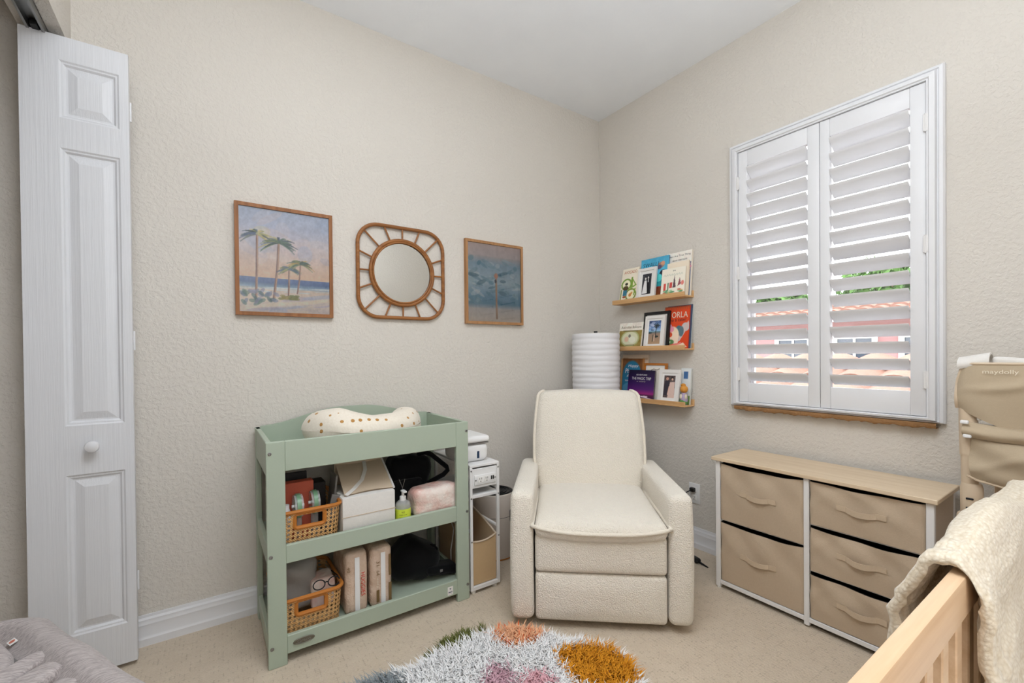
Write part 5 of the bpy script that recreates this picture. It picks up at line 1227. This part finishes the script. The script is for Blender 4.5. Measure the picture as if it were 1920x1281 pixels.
# roll of padding on top
def roll(u, v):
    a = -.5 + 3.9 * v; y = -1.902 - .072 * u; r = .026
    return (px_ + .012 - r * 1.5 * math.cos(a), y, 1.086 + .016 * u + r * math.sin(a) * (1.0))
g = G(); g.grid(roll, 6, 20); g.grid(lambda u, v: (lambda p: (px_ + .012 + (p[0] - px_ - .012) * .82, p[1], 1.09 + (p[2] - 1.09) * .84))(roll(u, v)), 6, 20)
for u in (0, 1):
    a = [roll(u, i / 20) for i in range(21)]; g.add(a + [(px_ + .012 + (p[0] - px_ - .012) * .82, p[1], 1.09 + (p[2] - 1.09) * .84) for p in a], [(i, i + 1, i + 22, i + 21) for i in range(20)])
fo('padding_loop', g, 'felt', ang=70)
fo('inner_pad', G().rbox((0, 0, 0), (.014, .24, .06), .013, 6, lambda p: np.array([px_ + .01 + p[0], -2.215 + p[1], 1.052 + p[2] + .004 * math.sin(p[1] * 30)])), 'felt', ang=180)
# middle band and lower pouch
def band(u, v):
    y = -1.918 - .54 * u; z = .8575 + .048 * v - .016 * u - .012 * v * u - .004 * math.sin(8 * u)
    return (px_ - .036 - .018 * math.sin(PI * min(1, v * 1.1)) - .005 * math.sin(16 * u + 3 * v), y, z)
g = G(); g.grid(band, 50, 10); g.grid(lambda u, v: (px_ - .018, band(u, v)[1], band(u, v)[2]), 50, 10)
for v in (0, 1):
    a = [band(i / 50, v) for i in range(51)]; g.add(a + [(px_ - .018, p[1], p[2]) for p in a], [(i, i + 1, i + 52, i + 51) for i in range(50)])
a = [band(0, i / 10) for i in range(11)]; g.add(a + [(px_ - .018, p[1], p[2]) for p in a], [(i, i + 1, i + 12, i + 11) for i in range(10)])
fo('canvas_band', g, 'khaki', ang=70)
def pouch(u, v):
    y = -1.938 - .50 * u + .008 * math.sin(PI * v); z = .724 - .05 * u - .006 * math.sin(7 * u) + (.856 - .724 + .045 * u) * v
    return (px_ - .030 - .020 * math.sin(PI * min(1, u * 6) / 2) * math.sin(PI * v) ** .7 - .008 * math.sin(11 * u + 7 * v) * v * (1 - v) * 4 - .006 * math.exp(-((v - .2 - 2.2 * u) / .1) ** 2), y, z)
g = G(); g.grid(pouch, 50, 20); g.grid(lambda u, v: (px_ - .016, pouch(u, v)[1], pouch(u, v)[2]), 50, 20)
a = [pouch(0, i / 20) for i in range(21)]; g.add(a + [(px_ - .016, p[1], p[2]) for p in a], [(i, i + 1, i + 22, i + 21) for i in range(20)])
a = [pouch(i / 50, 0) for i in range(51)]; g.add(a + [(px_ - .016, p[1], p[2]) for p in a], [(i, i + 1, i + 52, i + 51) for i in range(50)])
fo('canvas_pouch', g, 'khaki', ang=70)
fo('pouch_binding', G().tube([(px_ - .04, -1.927, .735)] + [tuple(np.array(pouch(u, 0)) + (-.002, 0, 0)) for u in np.linspace(.02, 1, 30)], .0035, 6), 'khakipl')
for p in ((px_ - .052, -1.924, .906), (px_ - .05, -1.930, .862)): fo('white_clip', G().rbox(p, (.006, .010, .006), .004, 3), 'white', ang=180)
for y in (-1.952, -1.985): fo('screw', G().sphere((px_ - .02, y, .916 if y > -1.97 else .905), .006, 10), 'white')

# ================================================================== GREY BOUNCER (foreground)
bo = thing('baby_bouncer', (-2.70, -.95, 0), 'grey heather baby bouncer seat in front of the closet door', 'baby bouncer')
E0, E1 = Vector((-2.769, -.399, .40)), Vector((-2.395, -1.10, .40)); ed = (E1 - E0); EL = ed.length; ed.normalize(); inn = Vector((-ed.y * -1, -ed.x, 0)); inn = Vector((ed.y, -ed.x, 0))
if inn.x > 0: inn = -inn
def seat(u, t, dz=0.):
    """u along the rim edge, t inward 0..1 (0.46 m)"""
    p = E0 + ed * (EL * 1.25 * u - .0) + inn * (.46 * t)
    z = .40 + .018 * math.sin(PI * min(1, t / .16)) - .085 * (0.5 - .5 * math.cos(PI * min(1., max(0, (t - .10)) / .28))) 
    if t > .8: z += .09 * ((t - .8) / .2) ** 2
    if u < .12: q = (.12 - u) / .12; p += inn * (.10 * q * q) * (1 - t); z -= .01 * q
    z += .004 * math.sin(20 * u + 9 * t)
    return (p.x, p.y, z + dz)
g = G(); g.grid(seat, 60, 50); g.grid(lambda u, t: seat(u, t, -.022), 60, 50)
for t in (0, 1):
    a = [seat(i / 60, t) for i in range(61)]; b = [seat(i / 60, t, -.022) for i in range(61)]; g.add(a + b, [(i, i + 1, i + 62, i + 61) for i in range(60)])
a = [seat(0, i / 50) for i in range(51)]; b = [seat(0, i / 50, -.022) for i in range(51)]; g.add(a + b, [(i, i + 1, i + 52, i + 51) for i in range(50)])
obj('seat_fabric', g, 'heather', bo, ang=180)
obj('rim_tube', G().tube([tuple(np.array(seat(u, .055)) + (0, 0, -.012)) for u in np.linspace(.0, 1, 20)], .012, 8), 'heather', bo, ang=180)
obj('mesh_lining', G().grid(lambda u, v: tuple(np.array(seat(.02 + .50 * u, .20 + .10 * v)) + (0, 0, .004)), 30, 6), 'meshgrey', bo, ang=180)
def lobe(name, c, half, r, rz, tilt=0., mat_='heather'):
    m = Matrix.Translation(c) @ Matrix.Rotation(rz, 4, 'Z') @ Matrix.Rotation(tilt, 4, 'Y')
    def f(p):
        x, y, z = p; z += .25 * x * x / half[0] + .006 * math.sin(30 * y); x2 = x * (1 - .35 * max(0, y / half[1])); return np.array(m @ Vector((x2, y, z)))
    obj(name, G().rbox((0, 0, 0), half, r, 8, f), mat_, bo, ang=180)
def sp(u, t, dz): return tuple(np.array(seat(u, t)) + (0, 0, dz))
lobe('bib_fold', (-2.825, -.685, .372), (.085, .10, .040), .038, .25, .1)
lobe('bib_fold', (-2.735, -.75, .380), (.028, .085, .022), .020, -.75, .3)
lobe('bib_fold', (-2.695, -.82, .376), (.036, .080, .030), .028, -.85, .1)
lobe('bib_fold', (-2.645, -.89, .362), (.040, .075, .032), .030, -.8, -.1)
tp = frame3(sp(.15, .17, .010), tuple(ed), (inn.x * -.9, inn.y * -.9, .35))
tgo = obj('brand_tag', G().box(-.012, .012, -.008, .008, -.001, .0005).xf(tp), 'mat', bo, smooth=False)
obj('tag_mark', G().cyl((0, 0, .0005), (0, 0, .0010), .006, n=16).xf(tp), paint('coral_ink', S(206, 120, 100), .6, .2), tgo)
obj('button', G().lathe([(.0, 0), (.013, 0), (.013, .005), (.008, .008), (0, .008)], sp(.36, .215, .004), 20), paint('taupe_button', S(176, 168, 154), .4, .4), bo)
obj('button_tab', G().rbox(sp(.37, .26, .006), (.022, .028, .006), .006, 4), 'meshgrey', bo, ang=180)
fr = [(-2.78, -.45, .37), (-2.72, -.52, .2), (-2.55, -.66, .013), (-2.46, -1.0, .013), (-2.52, -1.2, .013), (-2.72, -1.28, .013), (-2.78, -.95, .013), (-2.80, -.7, .1), (-2.80, -.5, .30)]
obj('wire_frame', G().tube(fr, .007, 8), 'whitemetal', bo)

# ================================================================== SHAG RUG
def inrug(x, y):
    dx, dy = x + 1.60, y + 1.20; a = math.atan2(dy, dx)
    r = .50 + .045 * math.sin(3 * a + .4) + .035 * math.sin(5 * a + 1.9) + .015 * math.sin(9 * a)
    k = 1.0 - .10 * max(0, math.cos(a)); k *= 1 - .0 * a
    return math.hypot(dx, dy) / (r * k)
PALETTE = dict(white=(250, 244, 243), peach=(238, 180, 140), moss=(104, 108, 58), mustard=(214, 144, 36), mauve=(204, 164, 176), slate=(142, 150, 154), orange=(226, 96, 40), rose=(222, 172, 180))
def rugcol(x, y):
    jx, jy = x + random.gauss(0, .010), y + random.gauss(0, .010); e = lambda cx, cy, rx, ry, rot=0.: (((jx - cx) * math.cos(rot) + (jy - cy) * math.sin(rot)) / rx) ** 2 + ((-(jx - cx) * math.sin(rot) + (jy - cy) * math.cos(rot)) / ry) ** 2 < 1
    if e(-1.305, -.790, .035, .016, -.3): return 'orange'
    if e(-1.335, -.835, .10, .085, -.5) or e(-1.27, -.87, .045, .04): return 'peach' if random.random() > .06 else 'orange'
    if e(-1.525, -.725, .075, .040, .2) or e(-1.63, -.735, .05, .030, -.3) or e(-1.45, -.70, .05, .03, .2): return 'moss'
    if e(-1.215, -1.16, .11, .13, .3) or e(-1.26, -1.06, .05, .05): return 'mustard'
    if e(-1.545, -1.02, .055, .09, -.5): return 'mauve'
    if e(-1.44, -1.10, .06, .06): return 'rose'
    if e(-1.90, -.82, .10, .10): return 'slate'
    if e(-1.8, -1.4, .14, .12): return 'peach'
    if e(-1.4, -1.45, .12, .1): return 'slate'
    return 'white'
rug = thing('shag_rug', (-1.6, -1.2, 0), 'multicoloured flower shaped shag rug on the carpet before the armchair', 'rug')
V = []; n = 72
for k in range(n):
    a = 2 * PI * k / n; lo, hi = 0, 1.
    for _ in range(24):
        mid = (lo + hi) / 2
        if inrug(-1.60 + mid * math.cos(a), -1.20 + mid * math.sin(a)) < .97: lo = mid
        else: hi = mid
    V.append((-1.60 + lo * math.cos(a), -1.20 + lo * math.sin(a)))
obj('backing', G().prism([(p[0], p[1]) for p in V], .001, .012, 'z'), 'mat', rug, smooth=False)
PV = []; PF = []; PC = []
cnt = 0
while cnt < 30000:
    x = random.uniform(-2.2, -1.05); y = random.uniform(-1.78, -.6)
    d = inrug(x, y); mossy = ((x + 1.55) / .115) ** 2 + ((y + .722 - .12 * (x + 1.55)) / .034) ** 2 < 1 + .5 * math.sin(x * 70)
    if d > 1.0 and not mossy: continue
    if y < -1.45 and random.random() < .6: continue
    cnt += 1; nm = 'moss' if mossy else rugcol(x, y); base = lin(np.array(PALETTE[nm]) / 255.) * random.uniform(.97, 1.16)
    short = nm == 'moss'; L = random.uniform(.035, .055) * (.62 if short else 1.); th = random.uniform(0, 2 * PI); ln = random.uniform(.6, 1.3)
    out = Vector((x + 1.6, y + 1.2, 0)).normalized() * (.5 * max(0, d - .7) / .3); dr_ = Vector((math.cos(th) * ln, math.sin(th) * ln, 0)) * .55 + out
    w = random.uniform(.0015, .0027); side = Vector((-math.sin(th), math.cos(th), 0))
    p0 = Vector((x, y, .010 if d < .97 else .002)); p1 = p0 + dr_ * L * .40 + Vector((0, 0, L * .52)); p2 = p0 + dr_ * L * 1.05 + Vector((0, 0, L * .66))
    if d > .93 and False: pass
    o = len(PV); up = Vector((0, 0, w))
    PV += [p0 - side * w, p0 + side * w, p1 + side * w + up * .3, p1 - side * w + up * .3, p2]
    PF += [(o, o + 1, o + 2, o + 3), (o + 3, o + 2, o + 4)]
    PC += [base] * 5
me = bpy.data.meshes.new('pile'); me.from_pydata([tuple(p) for p in PV], [], PF); ca = me.color_attributes.new('Col', 'FLOAT_COLOR', 'POINT')
cc = np.ones((len(PV), 4)); cc[:, :3] = np.clip(np.array(PC), 0, .92); ca.data.foreach_set('color', cc.ravel())
me.materials.append(vcol('shag_pile', .8, .2)); me.update(); po = obj('pile', me, 'print', rug); po['kind'] = 'stuff'

# ================================================================== LIGHT AND CAMERA
w = bpy.data.worlds.new('sky'); SC.world = w; w.use_nodes = True
nt = w.node_tree; bgn = nt.nodes['Background']; sky = nt.nodes.new('ShaderNodeTexSky'); sky.sky_type = 'HOSEK_WILKIE'; sky.turbidity = 4.5
el = math.radians(52); sky.sun_direction = (-.45 * math.cos(el), .9 * math.cos(el), math.sin(el)); sky.ground_albedo = .4
mixn = nt.nodes.new('ShaderNodeMix'); mixn.data_type = 'RGBA'; mixn.inputs[0].default_value = .72
nt.links.new(sky.outputs[0], mixn.inputs[6]); mixn.inputs[7].default_value = (1.95, 1.97, 2.0, 1)
nt.links.new(mixn.outputs[2], bgn.inputs['Color']); bgn.inputs['Strength'].default_value = 4.4
def light(name, typ, loc, energy, color, **kw):
    l = bpy.data.lights.new(name, typ); l.energy = energy; l.color = color
    for k, v in kw.items(): setattr(l, k, v)
    o = bpy.data.objects.new(name, l); o.location = loc; COL.objects.link(o); return o
LC = (.865, .925, 1.)
light('ceiling_lamp', 'AREA', (-2.0, -1.75, H - .03), 25, LC, shape='SQUARE', size=1.1)
sun = light('sun', 'SUN', (4, 6, 8), .8, (1., .97, .92), angle=.01); sun.rotation_euler = Vector((-.35, -.25, 1.)).to_track_quat('Z', 'Y').to_euler()
b = light('added_uplight', 'AREA', (-2.0, -2.35, 1.55), 33, LC, shape='DISK', size=1.1, spread=math.radians(158)); b.rotation_euler = (math.radians(180), 0, 0)  # unseen upward disc added to brighten the ceiling
b = light('room_fill', 'AREA', (-2.0, -2.93, 1.05), 6, LC, shape='RECTANGLE', size=1.4, size_y=.8); b.rotation_euler = (math.radians(94), 0, math.radians(8))

cam = bpy.data.cameras.new('camera'); co = bpy.data.objects.new('camera', cam); COL.objects.link(co)
cam.sensor_width = 36.; cam.lens = 830.8925 / 1920 * 36; cam.shift_y = 30.1436 / 1920; cam.clip_start = .03
yaw, pitch, roll_ = .9673, -.0084, -.0094
f = Vector((math.cos(yaw) * math.cos(pitch), math.sin(yaw) * math.cos(pitch), math.sin(pitch)))
r = f.cross(Vector((0, 0, 1))).normalized(); u = r.cross(f)
r2 = r * math.cos(roll_) + u * math.sin(roll_); u2 = u * math.cos(roll_) - r * math.sin(roll_)
co.matrix_world = Matrix(((r2.x, u2.x, -f.x, -2.3385), (r2.y, u2.y, -f.y, -2.2682), (r2.z, u2.z, -f.z, 1.137), (0, 0, 0, 1)))
SC.camera = co
vs = SC.view_settings; vs.view_transform = 'Standard'; vs.look = 'None'; vs.gamma = 1.; vs.exposure = 0.; vs.use_curve_mapping = False
SC.cycles.max_bounces = 8; SC.cycles.diffuse_bounces = 5; SC.cycles.transparent_max_bounces = 16; SC.cycles.caustics_reflective = False; SC.cycles.caustics_refractive = False
SC.cycles.use_denoising = True
